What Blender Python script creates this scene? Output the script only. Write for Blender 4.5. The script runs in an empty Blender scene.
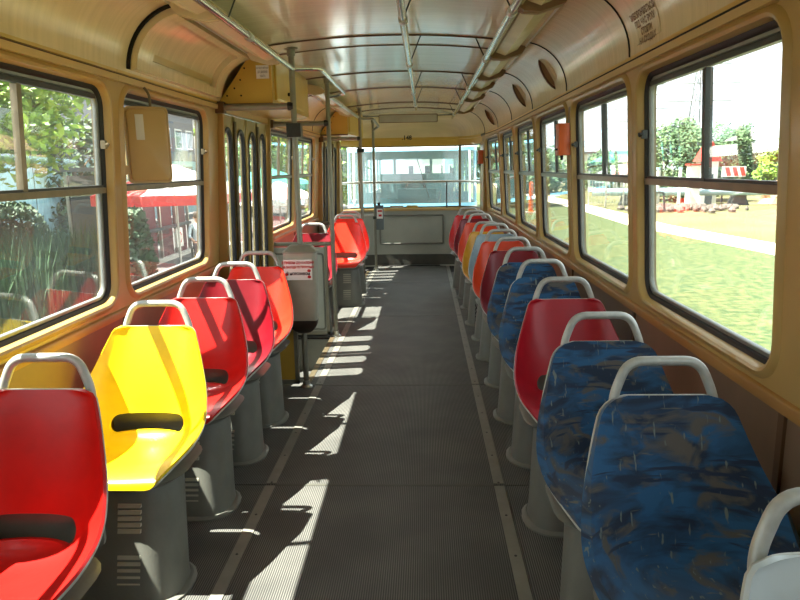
import bpy, bmesh, math, random
from mathutils import Vector, Matrix
random.seed(7)
S = bpy.context.scene
COL = S.collection
PI = math.pi

# ------------------------------------------------------------------ camera
F_PX = 660.0
cam_d = bpy.data.cameras.new('camera'); cam = bpy.data.objects.new('camera', cam_d); COL.objects.link(cam)
cam_d.sensor_fit = 'HORIZONTAL'; cam_d.sensor_width = 36.0; cam_d.lens = F_PX/800*36
cam_d.clip_start = 0.03; cam_d.clip_end = 500
_R = Vector((0.99919206, 0.03636563, -0.01711073)); _U = Vector((0.00960189, 0.19741343, 0.9802733)); _F = Vector((-0.03902615, 0.97964559, -0.19690475))
M4 = Matrix(((_R.x, _U.x, -_F.x, 0.225), (_R.y, _U.y, -_F.y, 0.0), (_R.z, _U.z, -_F.z, 1.47), (0, 0, 0, 1)))
cam.matrix_world = M4
S.camera = cam

# ------------------------------------------------------------------ world, sun, exposure
W = bpy.data.worlds.new('world'); S.world = W; W.use_nodes = True
bg = W.node_tree.nodes['Background']
bg.inputs[0].default_value = (0.86, 0.94, 1.0, 1); bg.inputs[1].default_value = 0.6
sun_d = bpy.data.lights.new('sun', 'SUN'); sun = bpy.data.objects.new('sun', sun_d); COL.objects.link(sun)
sun_d.energy = 8.0; sun_d.angle = math.radians(0.53); sun_d.color = (1.0, 0.95, 0.86)
sun.location = (-10, -2, 20)
sun.rotation_euler = Vector((0.88, 0.15, -1.745)).to_track_quat('-Z', 'Y').to_euler()
vs = S.view_settings
vs.view_transform = 'Standard'; vs.look = 'None'; vs.gamma = 1.0; vs.use_curve_mapping = False
vs.exposure = 2.25

# ------------------------------------------------------------------ materials
def lin(c):
    f = lambda v: v/12.92 if v <= .04045 else ((v+.055)/1.055)**2.4
    return tuple(f(v/255.0) for v in c)
MATS = {}
def mat(name, rgb, rough=.5, metal=0.0, var=0.0, vscale=8.0, bump=0.0, bscale=60.0, stretch=(1, 1, 1), coat=0.0, rgb2=None, spec=None, trans=0.0):
    m = bpy.data.materials.new(name); m.use_nodes = True; MATS[name] = m
    nt = m.node_tree; p = nt.nodes['Principled BSDF']
    c = lin(rgb)+(1,)
    p.inputs['Base Color'].default_value = c
    p.inputs['Roughness'].default_value = rough; p.inputs['Metallic'].default_value = metal
    if spec is not None: p.inputs['Specular IOR Level'].default_value = spec
    if coat: p.inputs['Coat Weight'].default_value = coat; p.inputs['Coat Roughness'].default_value = .12
    if trans: p.inputs['Transmission Weight'].default_value = trans
    tc = None
    if var or bump or rgb2:
        tc = nt.nodes.new('ShaderNodeTexCoord'); mp = nt.nodes.new('ShaderNodeMapping')
        mp.inputs['Scale'].default_value = stretch
        nt.links.new(tc.outputs['Object'], mp.inputs['Vector'])
    if var or rgb2:
        n = nt.nodes.new('ShaderNodeTexNoise'); n.inputs['Scale'].default_value = vscale; n.inputs['Detail'].default_value = 5
        nt.links.new(mp.outputs[0], n.inputs['Vector'])
        r = nt.nodes.new('ShaderNodeValToRGB')
        r.color_ramp.elements[0].position = .36; r.color_ramp.elements[1].position = .64
        c2 = lin(rgb2)+(1,) if rgb2 else tuple(min(1, v*(1+var)) for v in c[:3])+(1,)
        c1 = c if rgb2 else tuple(v*(1-var) for v in c[:3])+(1,)
        r.color_ramp.elements[0].color = c1; r.color_ramp.elements[1].color = c2
        nt.links.new(n.outputs['Fac'], r.inputs[0]); nt.links.new(r.outputs[0], p.inputs['Base Color'])
    if bump:
        n2 = nt.nodes.new('ShaderNodeTexNoise'); n2.inputs['Scale'].default_value = bscale; n2.inputs['Detail'].default_value = 3
        nt.links.new(mp.outputs[0], n2.inputs['Vector'])
        b = nt.nodes.new('ShaderNodeBump'); b.inputs['Strength'].default_value = bump; b.inputs['Distance'].default_value = .01
        nt.links.new(n2.outputs['Fac'], b.inputs['Height']); nt.links.new(b.outputs[0], p.inputs['Normal'])
    return m

mat('ochre', (176, 144, 82), .38, var=.06, vscale=3, coat=.25)
mat('belt_brown', (160, 116, 58), .4, var=.08, vscale=5)
mat('ochre_lip', (196, 166, 108), .35, var=.05, vscale=4, coat=.2)
mat('cream', (224, 206, 168), .24, var=.05, vscale=2.5, bump=.12, bscale=9, stretch=(1, 14, 1), coat=.35)
mat('cream_ceiling', (240, 232, 212), .22, var=.04, vscale=2, bump=.12, bscale=5, stretch=(1, 9, 1), coat=1.0, spec=.7)
mat('door_olive', (154, 136, 78), .4, var=.06, vscale=4, coat=.2)
mat('box_yellow', (204, 166, 70), .35, var=.05, vscale=5, coat=.2)
mat('wall_laminate', (120, 96, 74), .42, var=.1, vscale=5, stretch=(1, 1, .4))
mat('wall_grey', (164, 168, 156), .45, var=.05, vscale=4)
mat('floor_strip', (128, 126, 116), .45, metal=.2, var=.08, vscale=12)
mat('kick_grey', (74, 74, 66), .6, var=.12, vscale=9)
mat('rubber', (22, 23, 22), .55, var=.15, vscale=30)
mat('dark_gap', (16, 12, 9), .8, var=.1)
mat('rib_brown', (92, 66, 42), .45, var=.1)
mat('frame_metal', (120, 108, 84), .35, metal=.6, var=.1, vscale=20)
mat('frame_alu', (142, 146, 140), .35, metal=.55, var=.08, vscale=20)
mat('frame_dark', (52, 54, 50), .4, metal=.4, var=.1, vscale=20)
mat('steel', (196, 196, 186), .3, metal=.85, var=.06, vscale=30)
mat('chrome', (214, 214, 206), .14, metal=1.0, var=.04, vscale=20)
mat('pole_grey', (140, 138, 122), .38, metal=.35, var=.07, vscale=12)
mat('handle_grey', (178, 180, 172), .4, metal=.25, var=.08, vscale=40, bump=.05, bscale=120)
mat('pedestal_grey', (112, 113, 104), .45, var=.08, vscale=10, bump=.06, bscale=90)
mat('trim_light', (196, 192, 180), .4, var=.06)
mat('louver_dark', (64, 66, 62), .5, var=.08)
for nm, c in {'shell_red': (194, 24, 18), 'shell_maroon': (116, 8, 22), 'shell_crimson': (166, 14, 32), 'shell_orange': (212, 66, 24), 'shell_red_sunlit': (220, 48, 26),  # last entry: the red plastic with sunlight worked into its colour
              'shell_yellow': (248, 214, 20), 'shell_amber': (206, 150, 40), 'shell_greyblue': (142, 160, 166), 'shell_white': (190, 200, 200)}.items():
    mat(nm, c, .36, var=.06, vscale=14, bump=.03, bscale=60, coat=.08, spec=.4)
mat('orange_box', (204, 92, 34), .4, var=.05)
mat('bracket_brown', (140, 112, 80), .5, var=.06)
mat('bin_grey', (168, 166, 148), .42, var=.06, vscale=12)
mat('bin_dark', (46, 34, 24), .5, var=.1)
mat('paper', (232, 230, 222), .6, var=.02)
mat('ink_red', (190, 30, 34), .6, var=.02)
mat('ink_black', (36, 30, 28), .6, var=.02)
mat('ink_brown', (126, 96, 62), .6, var=.02)
mat('cabinet_beige', (178, 148, 92), .4, var=.05, vscale=6, coat=.15)
mat('diffuser', (226, 216, 176), .25, var=.05, vscale=8)
mat('validator', (96, 104, 104), .45, var=.05)
mat('poster_green', (150, 176, 60), .5, rgb2=(196, 90, 40), vscale=14)
# exterior
mat('asphalt', (84, 82, 80), .85, var=.15, vscale=6, bump=.2, bscale=120)
mat('grass_ground', (44, 66, 26), .9, rgb2=(86, 92, 50), vscale=7.0, bump=.6, bscale=24)
mat('grass_dry', (104, 98, 64), .9, rgb2=(82, 88, 46), vscale=.35, bump=.2, bscale=10)
mat('path_dirt', (226, 214, 190), .9, var=.06, vscale=2)
mat('reed', (34, 64, 44), .8, rgb2=(52, 82, 48), vscale=2)
mat('leaf_bright', (134, 164, 36), .6, rgb2=(76, 116, 32), vscale=2.2)
mat('leaf_dark', (34, 60, 36), .7, rgb2=(52, 80, 44), vscale=1.5)
mat('leaf_far', (62, 94, 66), .8, rgb2=(96, 122, 76), vscale=.9)
mat('bark', (92, 76, 58), .85, var=.2, vscale=12)
mat('concrete', (196, 190, 178), .8, var=.08, vscale=3)
mat('plaster_white', (226, 224, 214), .8, var=.04)
mat('plaster_grey', (104, 108, 112), .8, var=.06)
mat('roof_red', (176, 60, 48), .7, var=.1)
mat('fence_blue', (158, 196, 206), .6, var=.08, vscale=3)
mat('canvas_red', (222, 66, 60), .7, var=.05)
mat('canvas_white', (240, 236, 228), .7, var=.03)
mat('canvas_green', (60, 164, 140), .7, var=.05)
mat('canvas_pink', (226, 150, 150), .7, var=.05)
mat('kiosk_maroon', (92, 40, 46), .6, var=.08)
mat('steel_dark', (70, 76, 78), .6, metal=.3, var=.1)
mat('pipe_blue', (150, 176, 186), .5, var=.1, vscale=2)
mat('earth_red', (150, 112, 84), .9, rgb2=(176, 150, 118), vscale=1.2)
mat('rubble', (84, 76, 70), .9, rgb2=(116, 106, 96), vscale=4)
mat('tram_blue', (120, 186, 214), .3, var=.04, coat=.3)
mat('tram_white', (226, 232, 230), .3, var=.04, coat=.3)
mat('tram_inside', (120, 156, 158), .6, var=.05)
mat('tram_dash', (84, 120, 122), .6, var=.06)
mat('skin', (206, 160, 130), .6, var=.04)
mat('shirt', (196, 214, 222), .7, var=.05)
mat('trousers', (52, 56, 72), .8, var=.06)
mat('hair_dark', (48, 36, 28), .7, var=.1)
mat('pylon', (140, 146, 150), .6, metal=.2, var=.05)
mat('window_dark', (70, 84, 92), .2, var=.1)

def glass(name, tint, f0, dust):
    m = bpy.data.materials.new(name); m.use_nodes = True; MATS[name] = m
    nt = m.node_tree; nt.nodes.clear(); N = nt.nodes.new; L = nt.links.new
    out = N('ShaderNodeOutputMaterial'); tr = N('ShaderNodeBsdfTransparent'); tr.inputs[0].default_value = tint+(1,)
    gl = N('ShaderNodeBsdfGlossy'); gl.inputs['Roughness'].default_value = .015; gl.inputs[0].default_value = (1, 1, 1, 1)
    lw = N('ShaderNodeLayerWeight'); lw.inputs[0].default_value = .5
    pw = N('ShaderNodeMath'); pw.operation = 'POWER'; pw.inputs[1].default_value = 5; L(lw.outputs['Facing'], pw.inputs[0])
    ma = N('ShaderNodeMath'); ma.operation = 'MULTIPLY_ADD'; ma.inputs[1].default_value = 1-f0; ma.inputs[2].default_value = f0; L(pw.outputs[0], ma.inputs[0])
    mx = N('ShaderNodeMixShader'); L(ma.outputs[0], mx.inputs[0]); L(tr.outputs[0], mx.inputs[1]); L(gl.outputs[0], mx.inputs[2])
    df = N('ShaderNodeBsdfDiffuse'); df.inputs[0].default_value = (.75, .75, .72, 1)
    tl = N('ShaderNodeBsdfTranslucent'); tl.inputs[0].default_value = (.75, .75, .72, 1)
    md = N('ShaderNodeMixShader'); L(df.outputs[0], md.inputs[1]); L(tl.outputs[0], md.inputs[2])
    no = N('ShaderNodeTexNoise'); no.inputs['Scale'].default_value = 3; no.inputs['Detail'].default_value = 4
    tc = N('ShaderNodeTexCoord'); L(tc.outputs['Object'], no.inputs['Vector'])
    du = N('ShaderNodeMath'); du.operation = 'MULTIPLY'; du.inputs[1].default_value = dust*2; L(no.outputs['Fac'], du.inputs[0])
    m2 = N('ShaderNodeMixShader'); L(du.outputs[0], m2.inputs[0]); L(mx.outputs[0], m2.inputs[1]); L(md.outputs[0], m2.inputs[2])
    L(m2.outputs[0], out.inputs[0])
glass('glass', (.95, .97, .96), .045, .012)
glass('glass_tram', (.62, .80, .82), .06, .09)

def floor_material():
    m = bpy.data.materials.new('floor_rubber'); m.use_nodes = True; MATS['floor_rubber'] = m
    nt = m.node_tree; p = nt.nodes['Principled BSDF']; N = nt.nodes.new; L = nt.links.new
    tc = N('ShaderNodeTexCoord'); sx = N('ShaderNodeSeparateXYZ'); L(tc.outputs['Object'], sx.inputs[0])
    a = N('ShaderNodeMath'); a.operation = 'MULTIPLY'; a.inputs[1].default_value = 2*PI/.0085; L(sx.outputs[0], a.inputs[0])
    s = N('ShaderNodeMath'); s.operation = 'SINE'; L(a.outputs[0], s.inputs[0])
    mr = N('ShaderNodeMapRange'); mr.inputs[1].default_value = -.5; mr.inputs[2].default_value = .5; L(s.outputs[0], mr.inputs[0])
    no = N('ShaderNodeTexNoise'); no.inputs['Scale'].default_value = 3.5; no.inputs['Detail'].default_value = 6; L(tc.outputs['Object'], no.inputs['Vector'])
    r1 = N('ShaderNodeValToRGB'); r1.color_ramp.elements[0].position = .35; r1.color_ramp.elements[1].position = .68
    r1.color_ramp.elements[0].color = lin((88, 88, 83))+(1,); r1.color_ramp.elements[1].color = lin((112, 111, 104))+(1,)
    L(no.outputs['Fac'], r1.inputs[0])
    mx = N('ShaderNodeMixRGB'); mx.blend_type = 'MIX'; L(mr.outputs[0], mx.inputs[0])
    mx.inputs[1].default_value = lin((44, 44, 42))+(1,); L(r1.outputs[0], mx.inputs[2])
    L(mx.outputs[0], p.inputs['Base Color']); p.inputs['Roughness'].default_value = .62
    b = N('ShaderNodeBump'); b.inputs['Strength'].default_value = .35; b.inputs['Distance'].default_value = .002
    L(mr.outputs[0], b.inputs['Height']); L(b.outputs[0], p.inputs['Normal'])
floor_material()

def fabric_material():
    m = bpy.data.materials.new('fabric_blue'); m.use_nodes = True; MATS['fabric_blue'] = m
    nt = m.node_tree; p = nt.nodes['Principled BSDF']; N = nt.nodes.new; L = nt.links.new
    tc = N('ShaderNodeTexCoord'); oi = N('ShaderNodeObjectInfo')
    va = N('ShaderNodeVectorMath'); va.operation = 'ADD'; L(tc.outputs['Object'], va.inputs[0])
    sc = N('ShaderNodeVectorMath'); sc.operation = 'SCALE'; sc.inputs[0].default_value = (7, 5, 9); L(oi.outputs['Random'], sc.inputs['Scale']); L(sc.outputs[0], va.inputs[1])
    def layer(rot, scale, detail, lo, hi, dist=0.0):
        mp = N('ShaderNodeMapping'); mp.inputs['Rotation'].default_value = rot; mp.inputs['Scale'].default_value = scale; L(va.outputs[0], mp.inputs[0])
        n = N('ShaderNodeTexNoise'); n.inputs['Scale'].default_value = 1; n.inputs['Detail'].default_value = detail; n.inputs['Distortion'].default_value = dist; L(mp.outputs[0], n.inputs['Vector'])
        r = N('ShaderNodeMapRange'); r.inputs[1].default_value = lo; r.inputs[2].default_value = hi; L(n.outputs['Fac'], r.inputs[0]); return r.outputs[0]
    def over(a, b, f):
        mx = N('ShaderNodeMixRGB'); L(f, mx.inputs[0])
        if isinstance(a, tuple): mx.inputs[1].default_value = lin(a)+(1,)
        else: L(a, mx.inputs[1])
        mx.inputs[2].default_value = lin(b)+(1,); return mx.outputs[0]
    c = over((16, 38, 62), (26, 84, 126), layer((0, .5, 0), (6, 6, 17), 4, .40, .58, .6))
    c = over(c, (84, 80, 74), layer((0, -.4, 0), (8, 7, 15), 5, .54, .64, 1.0))
    c = over(c, (20, 40, 66), layer((0, .8, 0), (5, 5, 42), 3, .58, .64))
    c = over(c, (104, 114, 110), layer((0, -.55, 0), (80, 40, 11), 2, .66, .72))
    c = over(c, (100, 100, 90), layer((0, .3, 0), (8, 26, 80), 2, .68, .73))
    class _O: outputs = [c]
    mx = _O
    L(mx.outputs[0], p.inputs['Base Color']); p.inputs['Roughness'].default_value = .8
    p.inputs['Sheen Weight'].default_value = .2
fabric_material()

# ------------------------------------------------------------------ mesh helpers
class MB:
    def __init__(s): s.v = []; s.f = []
    def add(s, vs_, fs):
        o = len(s.v); s.v += [tuple(v) for v in vs_]; s.f += [tuple(i+o for i in f) for f in fs]; return s
    def box(s, x0, x1, y0, y1, z0, z1):
        return s.add([(x0, y0, z0), (x1, y0, z0), (x1, y1, z0), (x0, y1, z0), (x0, y0, z1), (x1, y0, z1), (x1, y1, z1), (x0, y1, z1)],
                     [(0, 3, 2, 1), (4, 5, 6, 7), (0, 1, 5, 4), (1, 2, 6, 5), (2, 3, 7, 6), (3, 0, 4, 7)])
    def hexa(s, p):   # 8 points, bottom 4 then top 4
        return s.add(p, [(0, 3, 2, 1), (4, 5, 6, 7), (0, 1, 5, 4), (1, 2, 6, 5), (2, 3, 7, 6), (3, 0, 4, 7)])
    def tube(s, pts, r, n=10, closed=False, r1=None):
        P = [Vector(p) for p in pts]; m = len(P); rings = []
        up = None
        for i, p in enumerate(P):
            if closed: t = (P[(i+1) % m]-P[i-1]).normalized()
            else: t = (P[min(i+1, m-1)]-P[max(i-1, 0)]).normalized()
            if up is None:
                up = Vector((0, 0, 1)) if abs(t.z) < .9 else Vector((1, 0, 0))
            a = (up-t*up.dot(t)).normalized(); b = t.cross(a); up = a
            rr = r if r1 is None else r+(r1-r)*i/(m-1)
            rings.append([p+a*(rr*math.cos(2*PI*k/n))+b*(rr*math.sin(2*PI*k/n)) for k in range(n)])
        vs_ = [v for rg in rings for v in rg]; fs = []
        for i in range(m if closed else m-1):
            j = (i+1) % m
            for k in range(n):
                k2 = (k+1) % n; fs.append((i*n+k, i*n+k2, j*n+k2, j*n+k))
        if not closed: fs += [tuple(range(n-1, -1, -1)), tuple(range((m-1)*n, m*n))]
        return s.add(vs_, fs)
    def loft(s, rings, cap=True):
        n = len(rings[0]); vs_ = [p for r in rings for p in r]; fs = []
        for i in range(len(rings)-1):
            for k in range(n):
                k2 = (k+1) % n; fs.append((i*n+k, i*n+k2, (i+1)*n+k2, (i+1)*n+k))
        if cap: fs += [tuple(range(n-1, -1, -1)), tuple(range((len(rings)-1)*n, len(rings)*n))]
        return s.add(vs_, fs)
    def grid(s, rows):
        n = len(rows[0]); vs_ = [p for r in rows for p in r]; fs = []
        for i in range(len(rows)-1):
            for k in range(n-1): fs.append((i*n+k, i*n+k+1, (i+1)*n+k+1, (i+1)*n+k))
        return s.add(vs_, fs)
    def prism(s, poly, f0, f1):   # poly list of 2d points; f0,f1 map 2d -> 3d
        n = len(poly); vs_ = [f0(*p) for p in poly]+[f1(*p) for p in poly]
        return s.add(vs_, [tuple(range(n-1, -1, -1)), tuple(range(n, 2*n))]+[(i, (i+1) % n, n+(i+1) % n, n+i) for i in range(n)])
    def mesh(s, name, m, smooth=0):
        me = bpy.data.meshes.new(name); me.from_pydata(s.v, [], s.f); me.materials.append(MATS[m])
        bm = bmesh.new(); bm.from_mesh(me)
        bmesh.ops.remove_doubles(bm, verts=bm.verts, dist=1e-6)
        bmesh.ops.recalc_face_normals(bm, faces=bm.faces)
        if smooth:
            ang = math.radians(smooth)
            for f in bm.faces: f.smooth = True
            for e in bm.edges:
                e.smooth = not (len(e.link_faces) == 2 and e.calc_face_angle(0) > ang)
        bm.to_mesh(me); bm.free(); return me
    def build(s, name, m, parent=None, smooth=0):
        return link(name, s.mesh(name, m, smooth), parent)
def link(name, me, parent=None):
    o = bpy.data.objects.new(name, me); COL.objects.link(o)
    if parent: o.parent = parent
    return o
def tag(o, label=None, cat=None, group=None, kind=None):
    if label: o['label'] = label
    if cat: o['category'] = cat
    if group: o['group'] = group
    if kind: o['kind'] = kind
    return o
def thing(name, label, cat, loc=(0, 0, 0), group=None, rz=0):
    o = bpy.data.objects.new(name, None); COL.objects.link(o); o.location = loc; o.rotation_euler = (0, 0, rz)
    o.empty_display_size = .1
    return tag(o, label, cat, group)
def struct(o): o['kind'] = 'structure'; return o
def box(name, m, parent, x0, x1, y0, y1, z0, z1): return MB().box(x0, x1, y0, y1, z0, z1).build(name, m, parent)
def fillet(pts, r, n=5):
    P = [Vector(p) for p in pts]; out = [P[0]]
    for i in range(1, len(P)-1):
        a = (P[i-1]-P[i]); b = (P[i+1]-P[i]); ra = min(r, a.length*.49, b.length*.49)
        p0 = P[i]+a.normalized()*ra; p1 = P[i]+b.normalized()*ra
        for k in range(n+1):
            t = k/n; out.append(p0*(1-t)**2+P[i]*2*t*(1-t)+p1*t*t)
    out.append(P[-1]); return out
def rrect(a0, a1, b0, b1, r, n=6):
    pts = []
    r = min(r, (a1-a0)/2-1e-4, (b1-b0)/2-1e-4)
    for (ca, cb, s0) in ((a1-r, b1-r, 0), (a0+r, b1-r, PI/2), (a0+r, b0+r, PI), (a1-r, b0+r, 1.5*PI)):
        for k in range(n+1):
            t = s0+PI/2*k/n; pts.append((ca+r*math.cos(t), cb+r*math.sin(t)))
    return pts
def outer_for(rect, hole, n=6):
    a0, a1, b0, b1 = rect; pts = []
    cor = ((a1, b1), (a0, b1), (a0, b0), (a1, b0))
    for c in range(4):
        st = hole[c*(n+1)]; en = hole[c*(n+1)+n]; A, B = cor[c]
        if c % 2 == 0: e1, e2 = (A, st[1]), (en[0], B)
        else: e1, e2 = (st[0], B), (A, en[1])
        for k in range(n+1):
            t = k/n
            if t <= .5: u = 2*t; pts.append((e1[0]*(1-u)+A*u, e1[1]*(1-u)+B*u))
            else: u = 2*t-1; pts.append((A*(1-u)+e2[0]*u, B*(1-u)+e2[1]*u))
    return pts
def ring_panel(mb, fm, rect, hole, r, loops, n=6):
    """rect outer, hole (a0,a1,b0,b1); loops = [(grow, off)]; fm(a,b,off) -> 3d"""
    H = lambda g: rrect(hole[0]-g, hole[1]+g, hole[2]-g, hole[3]+g, max(r+g, .004), n)
    rings = []
    if rect: rings.append([fm(a, b, loops[0][1]) for a, b in outer_for(rect, H(loops[0][0]), n)])
    for g, off in loops: rings.append([fm(a, b, off) for a, b in H(g)])
    mb.loft(rings, cap=False)
def text_mesh(name, body, size, m, fm, parent=None, align='CENTER', bold=0.0):
    cu = bpy.data.curves.new(name, 'FONT'); cu.body = body; cu.size = size; cu.align_x = align; cu.align_y = 'CENTER'; cu.resolution_u = 2; cu.offset = bold
    t = bpy.data.objects.new(name, cu); COL.objects.link(t)
    dg = bpy.context.evaluated_depsgraph_get(); me = bpy.data.meshes.new_from_object(t.evaluated_get(dg))
    bpy.data.objects.remove(t); bpy.data.curves.remove(cu)
    for v in me.vertices: v.co = Vector(fm(v.co.x, v.co.y))
    me.materials.clear(); me.materials.append(MATS[m])
    return link(name, me, parent)

# ------------------------------------------------------------------ body plan
PLAN = [(1.15, -1.6), (1.15, 7.8), (1.142, 8.2), (1.125, 8.6), (1.10, 9.0), (1.07, 9.32), (1.02, 9.60), (.94, 9.86), (.75, 10.045), (.5, 10.085), (.25, 10.097), (0, 10.1)]
def wx(y):
    for (x0, y0), (x1, y1) in zip(PLAN, PLAN[1:]):
        if y <= y1: return x0+(x1-x0)*(y-y0)/(y1-y0)
    return 0
def lean(z): return 0 if z < .86 else .06*(z-.86)/1.04
def wall_map(s):
    return lambda y, z, off=0: (s*(wx(y)-lean(z)+off), y, z)
def path_pts(inset, y_from=None):   # right half of the plan moved inwards by inset
    out = []
    for i, (x, y) in enumerate(PLAN):
        a = Vector(PLAN[max(i-1, 0)]); b = Vector(PLAN[min(i+1, len(PLAN)-1)]); t = (b-a).normalized()
        if i == len(PLAN)-1: t = Vector((-1, 0))
        nrm = Vector((-t.y, t.x))
        out.append((max(x+nrm.x*inset, 0), y+nrm.y*inset))
    out[-1] = (0, PLAN[-1][1]-inset)
    return out
BELT, WIN0, WIN1, HEAD = .86, .915, 1.82, 1.875
Y_FRONT = -1.6

# ------------------------------------------------------------------ floor
fl = MB()
XS = (-.52, .56)
doors = ((4.33, 5.67), (8.39, 9.47))
fl.box(-.6, 1.15, Y_FRONT, 9.5, -.06, -.006); fl.box(-.8, .8, 9.5, 9.95, -.06, -.006); fl.box(-.45, .45, 9.95, 10.08, -.06, -.006)
for a, b in ((Y_FRONT, 4.33), (5.67, 8.39)): fl.box(-1.15, -.6, a, b, -.06, -.006)
floor = struct(fl.build('floor', 'dark_gap'))
seams = [Y_FRONT, 1.42, 2.88, 4.34, 6.5, 8.45, 9.9]
g = .004
for a, b in zip(seams, seams[1:]):
    box('floor_panel', 'floor_rubber', floor, XS[0]+g, XS[1]-g, a+g, b-g, -.006, 0)
    box('seam_strip', 'kick_grey', floor, XS[0]+.026, XS[1]-.026, b-.010, b+.010, -.004, .0015)
for a, b in zip(seams, seams[1:]):
    box('floor_panel', 'floor_rubber', floor, XS[1]+g, 1.15, a+g, min(b, 9.3)-g, -.006, 0)
for a, b in ((Y_FRONT, 1.42), (1.42, 2.88), (2.88, 4.33), (5.67, 8.39)):
    box('floor_panel', 'floor_rubber', floor, -1.15, XS[0]-g, a+g, b-g, -.006, 0)
for a, b in doors: box('floor_panel', 'floor_rubber', floor, -.6, XS[0]-g, a+g, b-g, -.006, 0)
for x in XS:
    for a, b in zip(seams, seams[1:]):
        o = box('metal_strip', 'floor_strip', floor, x-.024, x+.024, a+.012, b-.012, -.005, .004)
    sc = MB()
    y = -1.3
    while y < 9.7:
        sc.loft([[(x+rr*math.cos(2*PI*k/8), y+rr*math.sin(2*PI*k/8), z) for k in range(8)] for rr, z in ((.006, .004), (.005, .0055))]); y += .3
    sc.build('screw_heads', 'frame_dark', floor)

# ------------------------------------------------------------------ side walls
def bay_list(side):
    if side > 0:
        return [(-1.6, -.83, None), (-.83, .41, (-.74, .34)), (.41, 1.65, (.5, 1.55)), (1.65, 2.89, (1.72, 2.82)), (2.89, 4.13, (2.96, 4.06)), (4.13, 5.37, (4.20, 5.30)),
                (5.37, 6.61, (5.44, 6.54)), (6.61, 7.85, (6.68, 7.78)), (7.85, 9.32, (7.95, 9.06))]
    return [(-1.6, -.83, None), (-.83, .41, (-.74, .34)), (.41, 1.65, (.5, 1.55)), (1.65, 2.89, (1.72, 2.82)), (2.89, 4.33, (2.96, 4.09)), (5.67, 6.92, (5.76, 6.85)), (6.92, 8.39, (7.0, 8.08))]
win_n = 0
def make_window(s, y0, y1):
    global win_n
    win_n += 1
    fm = wall_map(s)
    mb = MB()      # outer metal frame
    ring_panel(mb, fm, None, (y0, y1, WIN0, WIN1), .085, [(0, .05), (-.014, .05), (-.014, .062), (0, .062), (0, .05)])
    w = struct(mb.build('window_%d' % win_n, 'frame_metal', smooth=40))
    mb = MB(); ring_panel(mb, fm, None, (y0, y1, WIN0, WIN1), .085, [(.001, .018), (-.014, .022), (-.019, .032), (-.019, .05), (.001, .05)])
    mb.build('gasket', 'rubber', w, 50)
    mb = MB(); ring_panel(mb, fm, None, (y0, y1, WIN0, WIN1), .085, [(-.017, .030), (-.028, .030), (-.031, .034), (-.031, .048), (-.017, .048), (-.017, .030)])
    mb.build('sash', 'frame_alu', w, 50)
    # top track, two dark rails
    def bar(name, m, a0, a1, z0, z1, o0, o1):
        k = MB(); k.hexa([fm(a0, z0, o0), fm(a0, z0, o1), fm(a1, z0, o1), fm(a1, z0, o0), fm(a0, z1, o0), fm(a0, z1, o1), fm(a1, z1, o1), fm(a1, z1, o0)])
        return k.build(name, m, w)
    ym = (y0+y1)/2-.03
    bar('track', 'frame_dark', y0+.05, y1-.05, 1.768, 1.786, .024, .046)
    bar('crossbar', 'frame_metal', y0+.015, y1-.015, 1.384, 1.408, .012, .048)
    bar('crossbar_dark_rail', 'frame_dark', y0+.02, y1-.02, 1.408, 1.418, .022, .046)  # thin dark rail along the top of the crossbar
    bar('divider', 'frame_dark' if s > 0 else 'frame_metal', ym-.013, ym+.013, 1.41, 1.765, .02, .044)
    def pane(a0, a1, z0, z1, o, rt, rb):
        k = MB(); n = 5
        P = []
        for (ca, cz, s0, r) in ((a1, z1, 0, rt), (a0, z1, PI/2, rt), (a0, z0, PI, rb), (a1, z0, 1.5*PI, rb)):
            sa = -1 if ca == a1 else 1; sz = -1 if cz == z1 else 1
            for i in range(n+1):
                t = s0+PI/2*i/n; P.append((ca+sa*r+r*math.cos(t), cz+sz*r+r*math.sin(t)))
        k.loft([[fm(a, z, o) for a, z in P], [fm(a, z, o+.005) for a, z in P]])
        k.build('pane', 'glass', w)
    pane(y0+.024, y1-.024, WIN0+.024, 1.39, .036, .006, .062)
    pane(y0+.024, ym, 1.40, 1.775, .028, .02, .004)
    pane(ym, y1-.024, 1.40, 1.775, .036, .02, .004)
    k = MB(); c = fm(y1-.02, 1.585, .012)
    k.box(c[0]-.010, c[0]+.010, c[1]-.010, c[1]+.010, c[2]-.017, c[2]+.017); k.tube([(c[0]-s*.008, c[1], c[2]), (c[0]-s*.024, c[1]-.012, c[2]), (c[0]-s*.026, c[1]-.026, c[2]-.006)], .007, 8)
    k.build('latch', 'frame_metal' if s < 0 else 'frame_dark', w)
    return w
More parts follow.
